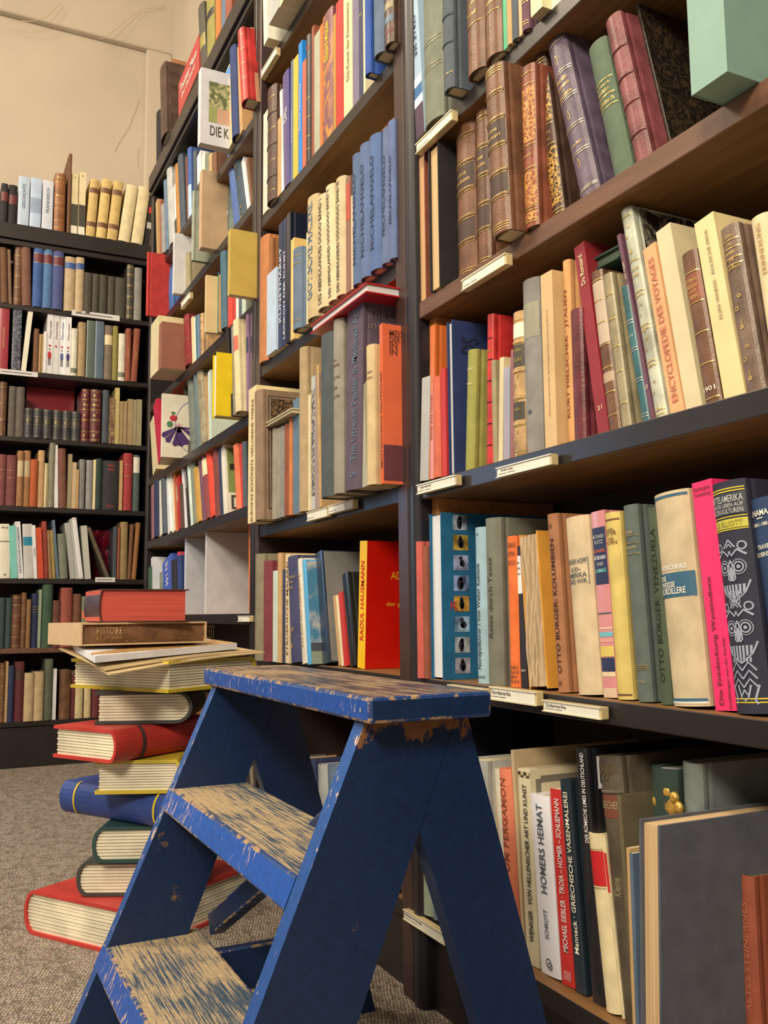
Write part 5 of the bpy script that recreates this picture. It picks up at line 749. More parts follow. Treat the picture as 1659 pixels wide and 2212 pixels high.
row('d6', 'sixth row, '+R, 'books on the lower shelves of the low far bookcase', SD[5], DC, [
 (-20, 42, 0, 990, 'slate', 'c', dict(n='green-grey', cm=mat((50, 62, 60), 'c'))), (46, 117, 52, 992, 'slate', 'c', dict(n='green-grey', cm=mat((56, 72, 70), 'c'))), (120, 222, 134, 960, 'brown', 'l', dict(cm=mat((108, 66, 46), 'l'), b=GB)), (225, 280, 236, 934, 'brown', 'l', dict(b=((.1, .3, .5, .7, .9), GOLD), n='gilt brown')), (284, 334, 306, 1010, 'tan', 'c', dict(cm=mat((134, 96, 60), 'c'))), (340, 414, 362, 942, 'navy', 'c', dict(b=((.65, .7, .75), GOLD))),
 (416, 450, 446, 900, 'sage', 'p'), (455, 574, 496, 843, 'green', 'c', dict(n='tall green', cm=mat((62, 88, 62), 'c'), L='tall green cloth book in the sixth row of the low far bookcase')), (580, 664, 612, 1022, 'brown', 'c', dict(cm=mat((96, 56, 44), 'c'))), (666, 795, 690, 880, 'salmon', 'c', dict(n='brick red', cm=mat((150, 76, 60), 'c'), P=[(.15, .4, 'dkbrown')], L='brick red book with a dark slanting label in the sixth row')), (800, 895, 806, 950, 'brown', 'c', dict(cm=mat((112, 70, 50), 'c'))),
 (902, 990, 904, 976, 'sage', 'c', dict(cm=mat((112, 118, 86), 'c'), P=[(.56, .72, 'salmon')])), (994, 1030, 998, 982, 'khaki', 'p'), (1034, 1074, 1046, 976, 'khaki', 'p'), (1080, 1130, 1085, 960, 'tan', 'c'), (1135, 1200, 1138, 970, 'maroon', 'c'), (1205, 1300, 1208, 960, 'brown', 'c'), (1305, 1390, 1308, 970, 'slate', 'c'), (1395, 1500, 1400, 950, 'redbrown', 'c')], 'X', -XD)
row('d7', 'bottom row, '+R, 'books on the lower shelves of the low far bookcase', SD[6], Z3, [
 (-10, 21, 0, 1057, 'brown', 'l', dict(b=GB)), (23, 39, 25, 1050, 'tan', 'p'), (40, 76, 42, 1074, 'navy', 'c'), (78, 136, 80, 1050, 'maroon', 'c', dict(P=[(.7, .86, 'dkbrown')])), (138, 196, 145, 1117, 'cream', 'c', dict(cm=mat((196, 166, 120), 'c'))), (198, 256, 203, 1110, 'cream', 'c', dict(cm=mat((196, 166, 120), 'c'))), (260, 308, 262, 1034, 'ggrey', 'c', dict(cm=mat((92, 96, 74), 'c'))),
 (310, 332, 312, 1092, 'white', 'p'), (350, 416, 354, 1100, 'brown', 'l'), (420, 442, 422, 1120, 'maroon', 'p'), (445, 492, 450, 1110, 'cream', 'c', dict(cm=mat((200, 176, 126), 'c'))), (498, 540, 500, 1120, 'cream', 'c', dict(cm=mat((200, 176, 126), 'c'))), (545, 590, 548, 1100, 'maroon', 'c'), (600, 650, 604, 1100, 'tan', 'c'), (660, 720, 664, 1090, 'slate', 'c'), (730, 800, 735, 1110, 'brown', 'c')], 'X', -XD)
# ------------------------------------------------------------ step stool
def wornpaint(name, thr, stretch, wood=(190, 158, 112), blue=(26, 66, 142), seed=0.0, edge=False, fine=140, rough=.38, z_top=None, wid=.035):
    m = bpy.data.materials.new(name); m.use_nodes = True; N = m.node_tree.nodes; L = m.node_tree.links; b = N['Principled BSDF']
    tc = N.new('ShaderNodeTexCoord'); mp = N.new('ShaderNodeMapping'); mp.inputs['Scale'].default_value = stretch; mp.inputs['Location'].default_value = (seed, seed, seed)
    L.new(tc.outputs['Object'], mp.inputs[0])
    n = N.new('ShaderNodeTexNoise'); n.inputs['Scale'].default_value = 1; n.inputs['Detail'].default_value = 8; n.inputs['Roughness'].default_value = .72; L.new(mp.outputs[0], n.inputs['Vector'])
    n2 = N.new('ShaderNodeTexNoise'); n2.inputs['Scale'].default_value = 9; n2.inputs['Detail'].default_value = 3; L.new(tc.outputs['Object'], n2.inputs['Vector'])
    ad = N.new('ShaderNodeMath'); ad.operation = 'MULTIPLY_ADD'; ad.inputs[1].default_value = .45; L.new(n2.outputs['Fac'], ad.inputs[0]); L.new(n.outputs['Fac'], ad.inputs[2])
    cur = ad.outputs[0]
    if edge:
        ge = N.new('ShaderNodeNewGeometry'); er = N.new('ShaderNodeMapRange'); er.inputs['From Min'].default_value = .505; er.inputs['From Max'].default_value = .60; er.inputs['To Max'].default_value = .16
        L.new(ge.outputs['Pointiness'], er.inputs['Value']); a2 = N.new('ShaderNodeMath'); L.new(cur, a2.inputs[0]); L.new(er.outputs[0], a2.inputs[1]); cur = a2.outputs[0]
    if z_top:
        sp = N.new('ShaderNodeSeparateXYZ'); L.new(tc.outputs['Object'], sp.inputs[0]); zr = N.new('ShaderNodeMapRange')
        zr.inputs['From Min'].default_value = z_top-.045; zr.inputs['From Max'].default_value = z_top; zr.inputs['To Max'].default_value = .26; L.new(sp.outputs['Z'], zr.inputs['Value'])
        a3 = N.new('ShaderNodeMath'); L.new(cur, a3.inputs[0]); L.new(zr.outputs[0], a3.inputs[1]); cur = a3.outputs[0]
    rp = N.new('ShaderNodeValToRGB'); rp.color_ramp.elements[0].position = thr; rp.color_ramp.elements[1].position = thr+wid
    bl2 = lin(blue); wd2 = lin(wood)
    rp.color_ramp.elements[0].color = bl2+(1,); rp.color_ramp.elements[1].color = wd2+(1,); L.new(cur, rp.inputs['Fac'])
    n3 = N.new('ShaderNodeTexNoise'); n3.inputs['Scale'].default_value = fine; L.new(tc.outputs['Object'], n3.inputs['Vector'])
    mx = N.new('ShaderNodeMixRGB'); mx.blend_type = 'OVERLAY'; mx.inputs[0].default_value = .35; L.new(rp.outputs[0], mx.inputs[1]); L.new(n3.outputs['Fac'], mx.inputs[2]); L.new(mx.outputs[0], b.inputs['Base Color'])
    rr_ = N.new('ShaderNodeMapRange'); rr_.inputs['From Min'].default_value = thr; rr_.inputs['From Max'].default_value = thr+.04; rr_.inputs['To Min'].default_value = rough; rr_.inputs['To Max'].default_value = .7
    L.new(cur, rr_.inputs['Value']); L.new(rr_.outputs[0], b.inputs['Roughness'])
    bu = N.new('ShaderNodeBump'); bu.inputs['Strength'].default_value = .5; bu.inputs['Distance'].default_value = .0012; L.new(n.outputs['Fac'], bu.inputs['Height']); L.new(bu.outputs[0], b.inputs['Normal'])
    return m
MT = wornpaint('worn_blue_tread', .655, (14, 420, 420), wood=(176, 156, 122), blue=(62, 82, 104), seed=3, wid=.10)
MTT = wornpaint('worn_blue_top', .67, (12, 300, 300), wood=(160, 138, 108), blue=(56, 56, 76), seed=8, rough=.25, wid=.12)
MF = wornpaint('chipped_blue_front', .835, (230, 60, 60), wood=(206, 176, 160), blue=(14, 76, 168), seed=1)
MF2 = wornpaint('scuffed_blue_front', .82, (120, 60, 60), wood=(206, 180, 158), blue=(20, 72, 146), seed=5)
MS = wornpaint('blue_paint_side_shade', .90, (24, 24, 24), wood=(104, 80, 58), blue=(14, 40, 80), seed=2)  # same blue paint as the fronts, with the sides' shade put into the colour
MSN = wornpaint('blue_paint_side_shade_chipped', .93, (24, 26, 20), wood=(128, 86, 52), blue=(14, 40, 80), seed=4, z_top=.475)  # shaded side blue again, with paint chipped off towards the top
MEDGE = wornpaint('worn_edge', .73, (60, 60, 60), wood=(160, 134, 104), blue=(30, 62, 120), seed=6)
SX, SY = -1.03, -.30
st = empty('step_stool', loc=(SX, SY, 0)); tag(st, 'worn blue wooden step stool with three treads in the foreground', 'step stool')
def sp_(mb, nm, ms, bev=.0025):
    mb.v = [(a-SX, b-SY, c) for a, b, c in mb.v]; ms = (list(ms) if isinstance(ms, list) else [ms])
    while len(ms) < 3: ms.append(ms[-1])
    o = mb.build(nm, ms+[MEDGE], st, bevel=bev); o.modifiers['bevel'].material = 3; return o
def sbox(a, b, nm, top, front, bev=.003):
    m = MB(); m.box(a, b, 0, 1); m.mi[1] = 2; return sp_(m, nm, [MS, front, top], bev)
yf = lambda z: -.309-.432*(.478-z)
yb = lambda z: -.212-.408*(.478-z)
def panel(x0, x1, ms, nm1, nm2):
    m = MB(); m.prism([(x1, yf(0), 0), (x1, yb(0), 0), (x1, yb(.477), .477), (x1, yf(.477), .477)], (x0-x1, 0, 0)); m.mi = [0, 0, 0, 0, 0, 1]
    o = sp_(m, nm1, [ms, MF2])
    m = MB(); m.prism([(x1, yb(.374)+.0006, .374), (x1, -.131, 0), (x1, -.067, 0), (x1, -.200, .477), (x1, yb(.477)+.0006, .477)], (x0-x1, 0, 0))
    sp_(m, nm2, [ms, ms])
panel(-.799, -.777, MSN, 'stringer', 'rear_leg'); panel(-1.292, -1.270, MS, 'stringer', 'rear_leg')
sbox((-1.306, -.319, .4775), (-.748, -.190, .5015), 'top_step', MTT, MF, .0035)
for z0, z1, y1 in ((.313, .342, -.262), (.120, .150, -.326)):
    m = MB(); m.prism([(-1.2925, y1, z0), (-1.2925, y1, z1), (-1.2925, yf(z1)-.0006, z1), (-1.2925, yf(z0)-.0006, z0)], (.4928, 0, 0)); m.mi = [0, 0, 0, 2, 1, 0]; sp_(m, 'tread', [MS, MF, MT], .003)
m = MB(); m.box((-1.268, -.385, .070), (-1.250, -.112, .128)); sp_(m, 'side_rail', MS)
# diagonal brace from low on the far side to high on the near side
A_ = Vector((-1.266, -.318, .160)); B_ = Vector((-.802, -.262, .440)); dv = (B_-A_); nrm = Vector((0, 1, 0)); n2 = dv.cross(nrm).normalized()
m = MB(); P = [A_+n2*.014, A_+n2*.014+nrm*.02, A_-n2*.014+nrm*.02, A_-n2*.014]; m.prism([tuple(p) for p in P], dv); sp_(m, 'diagonal_brace', MS)
m = MB(); m.v = []; q = MB(); q.disc(-.766-SX, .489, .0022, n=10); q.map(lambda x, y, z: (x, -.3196-SY, z)); q.build('nail_head', mat((210, 210, 206), 'gilt'), st)
# ------------------------------------------------------------ stack of books
def dirang(a, b): return math.atan2(b.y-a.y, b.x-a.x)
def mache(O, ang, w, l, z, h, col, side, label, bt=.006, n=9, pgc=(236, 220, 184), bands=(), style='mache', bulge=.32, name='painted_book', grooves=True):
    root = empty(name, Matrix.Translation((O.x, O.y, z+.0004)) @ Matrix.Rotation(ang, 4, 'Z')); h -= .0008
    tag(root, label, 'book', 'books stacked on the floor')
    m = MB(); k = 10; bu = h*bulge; out = []; inn = []
    out.append((w, 0)); inn.append((w, bt))
    out.append((bu, 0)); inn.append((bu, bt))
    for i in range(1, k):
        t = PI*i/k; out.append((bu-bu*math.sin(t), h/2-h/2*math.cos(t))); inn.append((bu-(bu-bt)*math.sin(t) if bu > bt else bt*.5, h/2-(h/2-bt)*math.cos(t)))
    out += [(bu, h), (w, h)]; inn += [(bu, h-bt), (w, h-bt)]
    fx = (lambda x: x) if side == 'L' else (lambda x: w-x)
    O0 = [(fx(x), 0, zz) for x, zz in out]; O1 = [(fx(x), l, zz) for x, zz in out]; I0 = [(fx(x), 0, zz) for x, zz in inn]; I1 = [(fx(x), l, zz) for x, zz in inn]
    m.quadstrip(O0, O1); m.quadstrip(I1, I0); m.quadstrip(I0, O0); m.quadstrip(O1, I1); m.poly([O0[0], O1[0], I1[0], I0[0]]); m.poly([O0[-1], I0[-1], I1[-1], O1[-1]])
    cm = mat(col, style); m.build('cover', cm, root)
    pg = MB(); z0, z1 = bt, h-bt; dz = (z1-z0)/n; xa, xb = bt*.9, w-.006
    def slab(a, b, e):
        xs = [(xa+(bu*.55)*(abs((a+b)/2-h/2)/(h/2))**2, 0), (xb, 0)]
        x0, x1 = fx(xs[0][0]+e), fx(xb-e); x0, x1 = min(x0, x1), max(x0, x1)
        pg.box((x0, .004+e, a), (x1, l-.004-e, b))
    if grooves:
        for i in range(n): slab(z0+dz*i+(.0003 if i else 0), z0+dz*(i+.78), 0 if i % 2 else .0008); slab(z0+dz*(i+.78), z0+dz*(i+1)+.0003, .0035)
    else: slab(z0, z1, .0)
    pg.build('pages', mat(pgc, 'mache') if grooves else pagemat(pgc, 2, 700), root)
    for (y0, y1, c) in bands:
        q = MB(); OO = [(fx(x-(.0012 if x < bu*.99 else 0)), y0, zz+(.0012 if zz > h*.95 else (-.0003 if zz < .01 else 0))) for x, zz in out[1:-1]]
        q.quadstrip(OO, [(a, y1, c_) for a, b, c_ in OO]); q.build('painted_band', mat(c, 'flat'), root, smooth=True)
    return root
def AB(ax, ay, bx, by, z): a = onZ(ax, ay, z); b = onZ(bx, by, z); return a, b, (b-a).length, dirang(a, b)
RED = (190, 54, 44); YEL = (196, 168, 44); DKG = (52, 52, 48); GRN = (40, 70, 64); BLU = (44, 66, 126)
a, b, w_, g = AB(50, 2015, 283, 2073, 0); mache(a, g, w_, .327, 0, .078, RED, 'L', 'big red painted book at the very bottom of the floor stack', n=11)
a, b, w_, g = AB(163, 1938, 400, 1936, .078); mache(a, g, w_, .17, .078, .062, (66, 64, 56), 'L', 'dark grey painted book resting on the bottom red one', n=9)
a, b, w_, g = AB(197, 1866, 420, 1862, .14); mache(a, g, w_, .17, .14, .063, GRN, 'L', 'dark green painted book below the blue one in the floor stack', n=9)
a, b, w_, g = AB(127, 1757, 372, 1800, .203); mache(b, g+PI/2, .17, w_, .203, .06, BLU, 'L', 'blue painted book with yellow bands on its spine', bands=((w_-.045, w_-.040, (206, 176, 40)), (.045, .050, (206, 176, 40))))
a, b, w_, g = AB(204, 1717, 392, 1714, .263); mache(a, g, w_, .17, .263, .059, YEL, 'R', 'yellow painted book squeezed between blue and red ones in the stack', n=10, bulge=.2)
a = onZ(114, 1636, .322); b = onZ(250, 1652, .322); c = onZ(432, 1600, .322); mache(a, dirang(a, b), (b-a).length, .26, .322, .058, RED, 'R', 'red painted book with a dark band across its spine, middle of the stack', n=9, bands=((.06, .068, (70, 50, 50)),))
a, b, w_, g = AB(204, 1566, 415, 1563, .38); mache(a, g, w_, .17, .38, .06, DKG, 'R', 'charcoal painted book with rounded spine under the big yellow one', n=9, bulge=.5)
a = onZ(114, 1480, .44); b = onZ(363, 1498, .44); w8 = .22; g8 = dirang(a, b)+PI/2
c = onZ(541, 1478, .44); g8 = (dirang(b, c)+dirang(a, b)+PI/2)/2
mache(b, g8, min(.24, (c-b).length), min(.27, (a-b).length), .44, .056, YEL, 'R', 'big yellow painted book near the top of the stack, corner toward camera', n=9)
def at(x, y, d):
    v = ray(x, y); return CAM+v*(d/math.hypot(v.x, v.y))
def slab(name, pts, t, ms, label, cat, extra=None):
    P = [at(*p) for p in pts]; o = P[0].copy(); root = empty(name, loc=o)
    m = MB(); m.prism([tuple(p-o) for p in P], (0, 0, t)); m.build('sheets' if cat == 'papers' else 'cover', ms, root, bevel=.0004)
    if extra: extra(root, P, o)
    return tag(root, label, cat, 'books stacked on the floor' if cat == 'book' else None)
def bent(name, pts, t, ms, label, amp=.006):
    P = [at(*p) for p in pts]; o = P[0].copy(); root = empty(name, loc=o); m = MB(); k = 12
    def pt(i, j, up):
        s, r = i/k, j/2; p = (P[0]*(1-s)+P[1]*s)*(1-r)+(P[3]*(1-s)+P[2]*s)*r - o; return (p.x, p.y, p.z+up+amp*math.sin(PI*s)*(1-.3*r))
    for up in (0, t):
        for j in range(2): m.quadstrip([pt(i, j+(0 if up else 1), up) for i in range(k+1)], [pt(i, j+(1 if up else 0), up) for i in range(k+1)])
    m.quadstrip([pt(i, 0, 0) for i in range(k+1)], [pt(i, 0, t) for i in range(k+1)]); m.quadstrip([pt(i, 2, t) for i in range(k+1)], [pt(i, 2, 0) for i in range(k+1)])
    m.quadstrip([pt(0, j, t) for j in range(3)], [pt(0, j, 0) for j in range(3)]); m.quadstrip([pt(k, j, 0) for j in range(3)], [pt(k, j, t) for j in range(3)])
    m.build('sheets', ms, root); return tag(root, label, 'papers', 'loose papers on the floor stack')
bent('loose_papers', [(236, 1460, 1.60), (572, 1411, 1.84), (500, 1398, 1.96), (150, 1409, 1.78)], .0022, pagemat((206, 176, 124), 2, 400), 'bundle of yellowed papers lying on the big yellow book', .004)
bent('loose_papers', [(228, 1450, 1.615), (560, 1408, 1.85), (470, 1396, 1.96), (128, 1403, 1.80)], .0022, pagemat((198, 166, 116), 2, 400), 'upper yellowed sheets lying under the white book', .004)
def pages_(root, P, o):
    m = MB(); m.prism([tuple(p-o+Vector((0, 0, .0015))) for p in [P[0]*.999+P[2]*.001, P[1], P[2], P[3]]], (0, 0, .001)); 
slab('book', [(205, 1432, 1.625), (512, 1402, 1.84), (445, 1391, 1.97), (158, 1405, 1.79)], .0115, mat((226, 220, 224), 'p'), 'white paperback lying on loose papers near the top of the stack', 'book')
slab('map_sheet', [(200, 1415, 1.64), (512, 1389.5, 1.84), (445, 1380, 1.97), (168, 1396, 1.78)], .0008, patternmat('yellowed_map', (216, 186, 130), (176, 136, 90), 'marble', 18), 'yellowed map sheet lying on the white paperback', 'papers')
# slipcase with a brown gilt book
n0 = at(174, 1395, 1.70); n1 = at(446, 1395, 1.80); L_ = (n1-n0).length; g = dirang(n0, n1); zb = .5245; hh_ = .040; dd = .17
root = empty('slipcase', Matrix.Translation((n0.x, n0.y, zb)) @ Matrix.Rotation(g, 4, 'Z')); tag(root, 'tan cardboard slipcase holding a brown book near the top of the stack', 'slipcase')
SC_ = mat((206, 168, 120), 'card'); m = MB(); t = .003
m.box((0, 0, 0), (L_, dd, t)); m.box((0, 0, hh_-t), (L_, dd, hh_)); m.box((0, 0, t), (t, dd, hh_-t)); m.box((L_-t, 0, t), (L_, dd, hh_-t)); m.box((t, dd-t, t), (L_-t, dd, hh_-t)); m.build('case_shell', SC_, root)
r2 = empty('book', Matrix.Translation((n0.x, n0.y, zb)) @ Matrix.Rotation(g, 4, 'Z') @ Matrix.Translation((t+.0006, .004, t+.0006))); tag(r2, 'brown book with tooled square panels inside the tan slipcase', 'book', 'books stacked on the floor')
lw = L_-2*t-.0012; hw = hh_-2*t-.0012; k = 8
m = MB(); ar = [(-.004*math.sin(PI*i/k)+.003, hw*i/k) for i in range(k+1)]
m.prism([(0, y, z) for y, z in ar]+[(0, .16, hw), (0, .16, 0)], (lw, 0, 0)); m.build('cover', mat((118, 80, 52), 'l'), r2)
m = MB(); fy_ = lambda z: -.004*math.sin(PI*max(0, min(1, z/hw)))+.0022
for i in range(4, 10):
    x0 = lw*(.03+i*.108); x1 = x0+lw*.085
    for e in (0, .005, .010): m.ribbon([(x0+e, hw*.15+e*.6), (x1-e, hw*.15+e*.6), (x1-e, hw*.85-e*.6), (x0+e, hw*.85-e*.6), (x0+e, hw*.15+e*.6)], .0008)
for x in (.02, .07, .35, .41): m.ribbon([(lw*x, hw*.04), (lw*x, hw*.96)], .0025)
m.map(lambda x, y, z: (x, fy_(z), z)); m.build('gilt_lines', mat((196, 150, 96), 'gilt'), r2)
m = text2d('HISTOIRE', lw*.2, hw*.42, lw*.21, hw*.68, 'h'); m2 = text2d('DE LA JAVA', lw*.2, hw*.3, lw*.21, hw*.28, 'h')
o_ = len(m.v); m.v += m2.v; m.f += [tuple(i+o_ for i in f) for f in m2.f]; m.mi += m2.mi; m.map(lambda x, y, z: (x, fy_(z)-.0003, z)); m.build('title', mat((200, 156, 100), 'gilt'), r2)
n0 = at(213, 1340, 1.72); n1 = at(408, 1340, 1.76)
mache(n0, dirang(n0, n1), (n1-n0).length, .14, zb+hh_, .061, (84, 50, 42), 'L', 'thick book with red-stained page block topping the whole stack', bt=.0022, n=1, pgc=(206, 84, 64), style='l', bulge=.12, name='book', grooves=False)
# ------------------------------------------------------------ books lying flat on others
def lying(xl, xr, y, Y, l, h, col, pgc, label, grp, plane='Y', tilt=0):
    a = onY(xl, y, Y); vxn = rr*F - fw*(xr-W/2); P = [None, Y-CAM.y, a.z-CAM.z]; X1 = -(vxn.y*P[1]+vxn.z*P[2])/vxn.x+CAM.x
    root = empty('book', Matrix.Translation((a.x, a.y, a.z)) @ Matrix.Rotation(tilt, 4, 'Y')); w = X1-a.x
    m = MB(); t = .0025; m.box((0, 0, 0), (w, l, t)); m.box((0, 0, h-t), (w, l, h)); m.box((0, l-t, t), (w, l, h-t)); m.build('cover', mat(col, 'j'), root)
    m = MB(); m.box((.003, .004, t), (w-.003, l-t, h-t)); m.build('pages', pagemat(pgc, 2, 900), root); tag(root, label, 'book', grp)
lying(670, 790.6, 722, -.065, .2, .017, (170, 20, 30), (226, 218, 206), 'red book lying flat on upright ones, white page edges outward, fourth visible row', 'books on the fourth shelf of the middle bookcase')
lying(570, 629, 925, -.03, .15, .010, (206, 190, 150), (214, 196, 150), 'cream booklet lying flat on the small grey books', 'books on the fourth shelf of the middle bookcase')
lying(820, 853, 300, .02, .15, .012, (120, 50, 40), (200, 180, 150), 'thin red-brown book lying on the worn blue volumes', 'books on the third shelf of the middle bookcase')
lying(1277, 1336, 588, .035, .13, .016, (32, 66, 52), (90, 100, 80), 'dark green book lying across the tan leather volumes', 'books on the third shelf of the right bookcase')
# ------------------------------------------------------------ shelf labels
def shelf_label(xl, xr, yt, yb_, text, label, Y=-.0115, sub=True):
    a = onY(xl, yb_, Y); tz = onY(xl, yt, Y).z; n_ = rr*F - fw*(xr-W/2); X1 = -(n_.y*(Y-CAM.y)+n_.z*(a.z-CAM.z))/n_.x+CAM.x; w = X1-a.x; h = tz-a.z
    root = empty('shelf_label', loc=(a.x, Y, a.z)); m = MB(); m.box((0, 0, 0), (w, .0105, h)); m.build('holder', mat((202, 176, 122), 'j'), root, bevel=.001)
    m = MB(); m.box((.0035, -.0006, h*.10), (w-.0035, .0, h*.86)); m.build('paper_card', mat((226, 216, 190), 'card'), root)
    m = MB(); m.box((0, -.0018, 0), (w, 0, h*.09)); m.box((0, -.0018, h*.88), (w, 0, h)); m.build('holder_lip', mat((216, 200, 160), 'j'), root)
    if text:
        q = text2d(text, min(w*.42, len(text)*.0042), h*.30, w*.05+min(w*.42, len(text)*.0042)/2, h*.60, 'h'); q.map(lambda x, y, z: (x, -.0009, z)); q.build('heading', mat((70, 60, 52), 'flat'), root)
    q = MB()
    if sub:
        for x0_, x1_ in ((.05, .2), (.22, .36)): q.poly([(w*x0_, -.0009, h*.26), (w*x1_, -.0009, h*.26), (w*x1_, -.0009, h*.32), (w*x0_, -.0009, h*.32)])
        q.build('small_print', mat((120, 108, 92), 'flat'), root)
    tag(root, label, 'shelf label', 'section labels on the shelf edges')
shelf_label(899, 977, 312, 334, '', 'pale label on the top shelf edge of the right bookcase')
shelf_label(998, 1094, 606, 630, '', 'pale label under the chestnut leather volumes')
shelf_label(901, 985, 1048, 1069, 'Alpenländer', 'label reading Alpenländer under the orange book')
shelf_label(1073, 1192, 1011, 1033, 'Südeuropa', 'label reading Südeuropa under the third shelf of the right bookcase')
shelf_label(968, 1046, 1478, 1502, '', 'label mostly hidden behind the stool top')
shelf_label(1059, 1160, 1482, 1511, 'Nordamerika', 'label reading Nordamerika just right of the stool top')
shelf_label(1173, 1300, 1511, 1536, 'Südamerika', 'label reading Südamerika under the brown and beige books')
shelf_label(872, 962, 1963, 1985, 'Klassische Archäologie', 'label seen through the gap of the stool legs')
shelf_label(564, 597, 156, 172, '', 'slanting white label at the top left of the middle bookcase')
shelf_label(663, 707, 1107, 1127, '', 'left one of two adjoining labels under the fourth visible row')
shelf_label(709, 763, 1093, 1112, '', 'right one of two adjoining labels under the fourth visible row')
shelf_label(391, 410, 655, 668, '', 'small label between jutting books of the far corner bookcase')
shelf_label(514, 539, 1330, 1343, '', 'small label below the large blank white book')
def far_label(xl, xr, yt, yb_, label):
    a = onX(xl, yb_, XD+.006); b = onX(xr, yb_+1, XD+.006); h = onX(xl, yt, XD+.006).z-a.z
    root = empty('shelf_label', loc=(XD+.001, a.y, a.z)); m = MB(); m.box((0, 0, 0), (.0015, b.y-a.y, h)); m.build('paper_card', mat((214, 204, 190), 'card'), root)
    q = MB(); q.poly([(.0019, (b.y-a.y)*.08, h*.4), (.0019, (b.y-a.y)*.85, h*.4), (.0019, (b.y-a.y)*.85, h*.6), (.0019, (b.y-a.y)*.08, h*.6)]); q.build('small_print', mat((120, 112, 110), 'flat'), root)
    tag(root, label, 'shelf label', 'section labels on the shelf edges')
far_label(155, 259, 668, 680, 'long paper label under the dark olive books'); far_label(-5, 82, 795, 806, 'paper label under the glossy red book'); far_label(206, 249, 1247, 1257, 'short paper label near the steeply leaning book')
# ------------------------------------------------------------ odds and ends
# gilded ornament peeking over the slate portfolio
p = onY(1443, 1750, .03); root = empty('gilded_ornament', loc=(p.x, p.y, SC[4])); tag(root, 'small gilded carved crest peeking over the slate-blue portfolio', 'ornament')
GM = mat((206, 158, 72), 'gilt'); m = MB(); hz = p.z-SC[4]
m.prism([(-.02, 0, 0), (.02, 0, 0), (.012, 0, hz), (-.018, 0, hz)], (0, .012, 0)); m.build('stem', GM, root, bevel=.002)
import bmesh
def ball(root, name, c, r, mt, sc=(1, 1, 1)):
    bm = bmesh.new(); bmesh.ops.create_uvsphere(bm, u_segments=14, v_segments=9, radius=r); me = bpy.data.meshes.new(name)
    for v in bm.verts: v.co = Vector((v.co.x*sc[0], v.co.y*sc[1], v.co.z*sc[2]))+Vector(c)
    bm.to_mesh(me); bm.free(); me.materials.append(mt)
    for q in me.polygons: q.use_smooth = True
    o = bpy.data.objects.new(name, me); C.objects.link(o); o.parent = root; return o
for i, (dx, dz, r) in enumerate(((-.016, .006, .006), (-.011, .015, .006), (0, .019, .0065), (.010, .014, .006), (.016, .005, .006))): ball(root, 'bead', (dx, 0, hz+dz), r, GM, (1, .7, 1.1))
ball(root, 'crest', (0, .003, hz+.004), .014, GM, (1.2, .5, 1))
# red folder behind the short slate volumes and shiny red wrap behind the leaning book (far bookcase)
a = onX(58, 830, XD-.17); b = onX(160, 890, XD-.17); root = empty('red_folder', loc=(XD-.175, a.y, SD[2]+.0005)); m = MB(); m.box((0, 0, 0), (.006, b.y-a.y, a.z-SD[2]-.01)); m.build('cover', mat((150, 24, 36), 'j'), root); tag(root, 'glossy dark red folder behind the short slate volumes', 'folder')
a = onX(196, 1140, XD-.14); b = onX(244, 1242, XD-.14); root = empty('plastic_wrap', loc=(XD-.15, a.y, SD[4]+.001)); m = MB(); nn = 12; hh2 = a.z-SD[4]-.01
G = [[(random.uniform(0, .03), (b.y-a.y)*i/nn, hh2*j/nn) for i in range(nn+1)] for j in range(nn+1)]
for j in range(nn): m.quadstrip(G[j], G[j+1])
q = mat((120, 20, 40), 'j'); q.node_tree.nodes['Principled BSDF'].inputs['Roughness'].default_value = .12; m.build('crumpled_sheet', q, root); tag(root, 'crumpled shiny dark red plastic wrap behind the leaning book', 'plastic wrap')
# wooden cleats inside the right bookcase
def cleat(x0, x1, z0, z1, y0):
    m = MB(); m.box((x0-(XC0+XC1)/2, y0-.1, z0), (x1-(XC0+XC1)/2, .235-.1, z1)); m.build('shelf_cleat', mat((176, 112, 56), 'wood'), rc)
cleat(XC0+.0005, XC0+.022, SC[1]-.026-.062, SC[1]-.0265, .02); cleat(XC0+.0005, XC0+.022, SC[2]-.026-.045, SC[2]-.0265, .02)
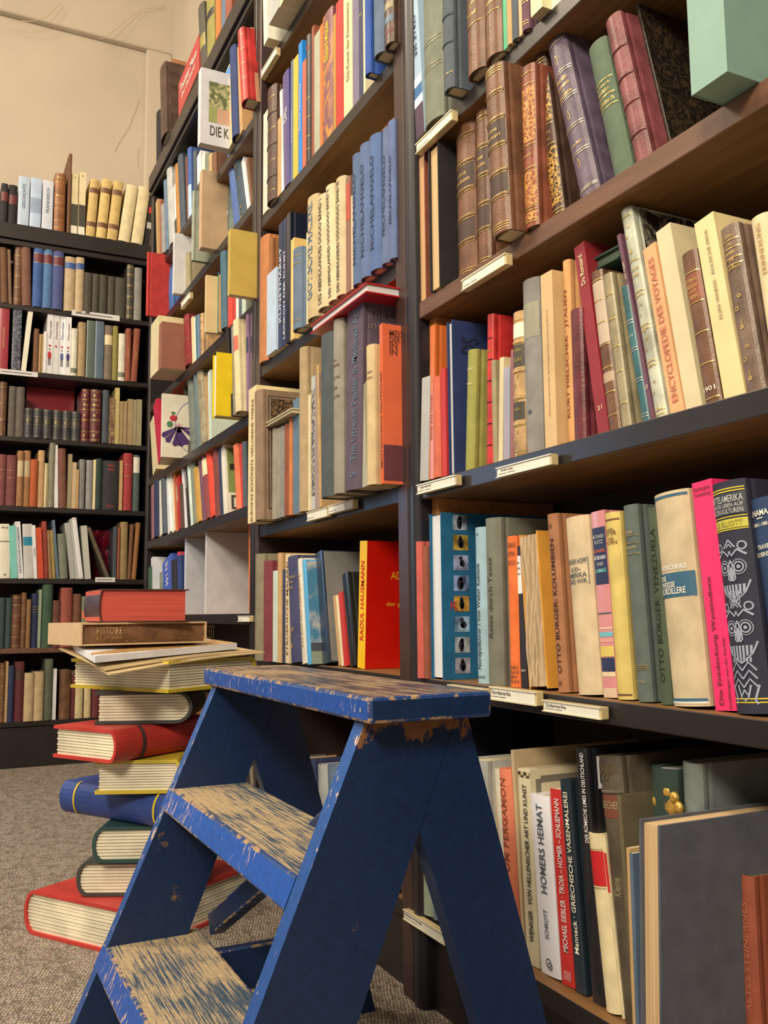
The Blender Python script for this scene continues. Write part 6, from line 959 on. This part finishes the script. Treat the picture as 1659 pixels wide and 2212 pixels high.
# beyond about 300 books: the smallest in view become one object; what the camera cannot see at all is left out
def sort_books(keep=300, nx=470):
    from mathutils.bvhtree import BVHTree
    bpy.context.view_layer.update(); V = []; P = []; own = []; hits = {}
    for ob in C.objects:
        if ob.type != 'MESH': continue
        r_ = ob
        while r_.parent: r_ = r_.parent
        n0 = len(V); mw = ob.matrix_world; V += [mw @ v.co for v in ob.data.vertices]
        for p in ob.data.polygons: P.append([k+n0 for k in p.vertices]); own.append(r_.name)
    bv = BVHTree.FromPolygons(V, P); ny = int(nx*H/W)
    for j in range(ny):
        for i in range(nx):
            k = bv.ray_cast(CAM, ray((i+.5)*W/nx, (j+.5)*H/ny).normalized())[2]
            if k is not None: hits[own[k]] = hits.get(own[k], 0)+1
    bk = sorted([o for o in C.objects if o.parent is None and o.get('category') == 'book'], key=lambda o: -hits.get(o.name, 0))
    rest = bk[keep:]; m = MB(); ms = []
    for o in rest:
        if hits.get(o.name, 0) >= 1:
            for ch in o.children:
                mw = ch.matrix_world; n0 = len(m.v); m.v += [tuple(mw @ v.co) for v in ch.data.vertices]
                for p in ch.data.polygons:
                    mt_ = ch.data.materials[p.material_index]
                    if mt_ not in ms: ms.append(mt_)
                    m.f.append(tuple(k+n0 for k in p.vertices)); m.mi.append(ms.index(mt_))
        for ch in list(o.children): bpy.data.objects.remove(ch)
        bpy.data.objects.remove(o)
    if m.v:
        o = m.build('slim_books', ms); o['kind'] = 'stuff'; o['label'] = 'slim and half-hidden volumes filling gaps on the dark shelves'; o['category'] = 'books'
    print('HITS', [hits.get(o.name, 0) for o in bk[keep-5:keep]], 'rest', len(rest))
sort_books()
# make labels unique: add what is in common use only where two still agree
seen = {}
for o in list(C.objects):
    if o.parent is None and o.get('label'): seen.setdefault(o['label'], []).append(o)
for k, v in seen.items():
    if len(v) > 1: print('DUPLICATE LABEL', k, len(v))
print('BOOKS', sum(1 for o in C.objects if o.parent is None and o.name.startswith('book') and o.get('category') == 'book'), 'OBJECTS', len(C.objects))
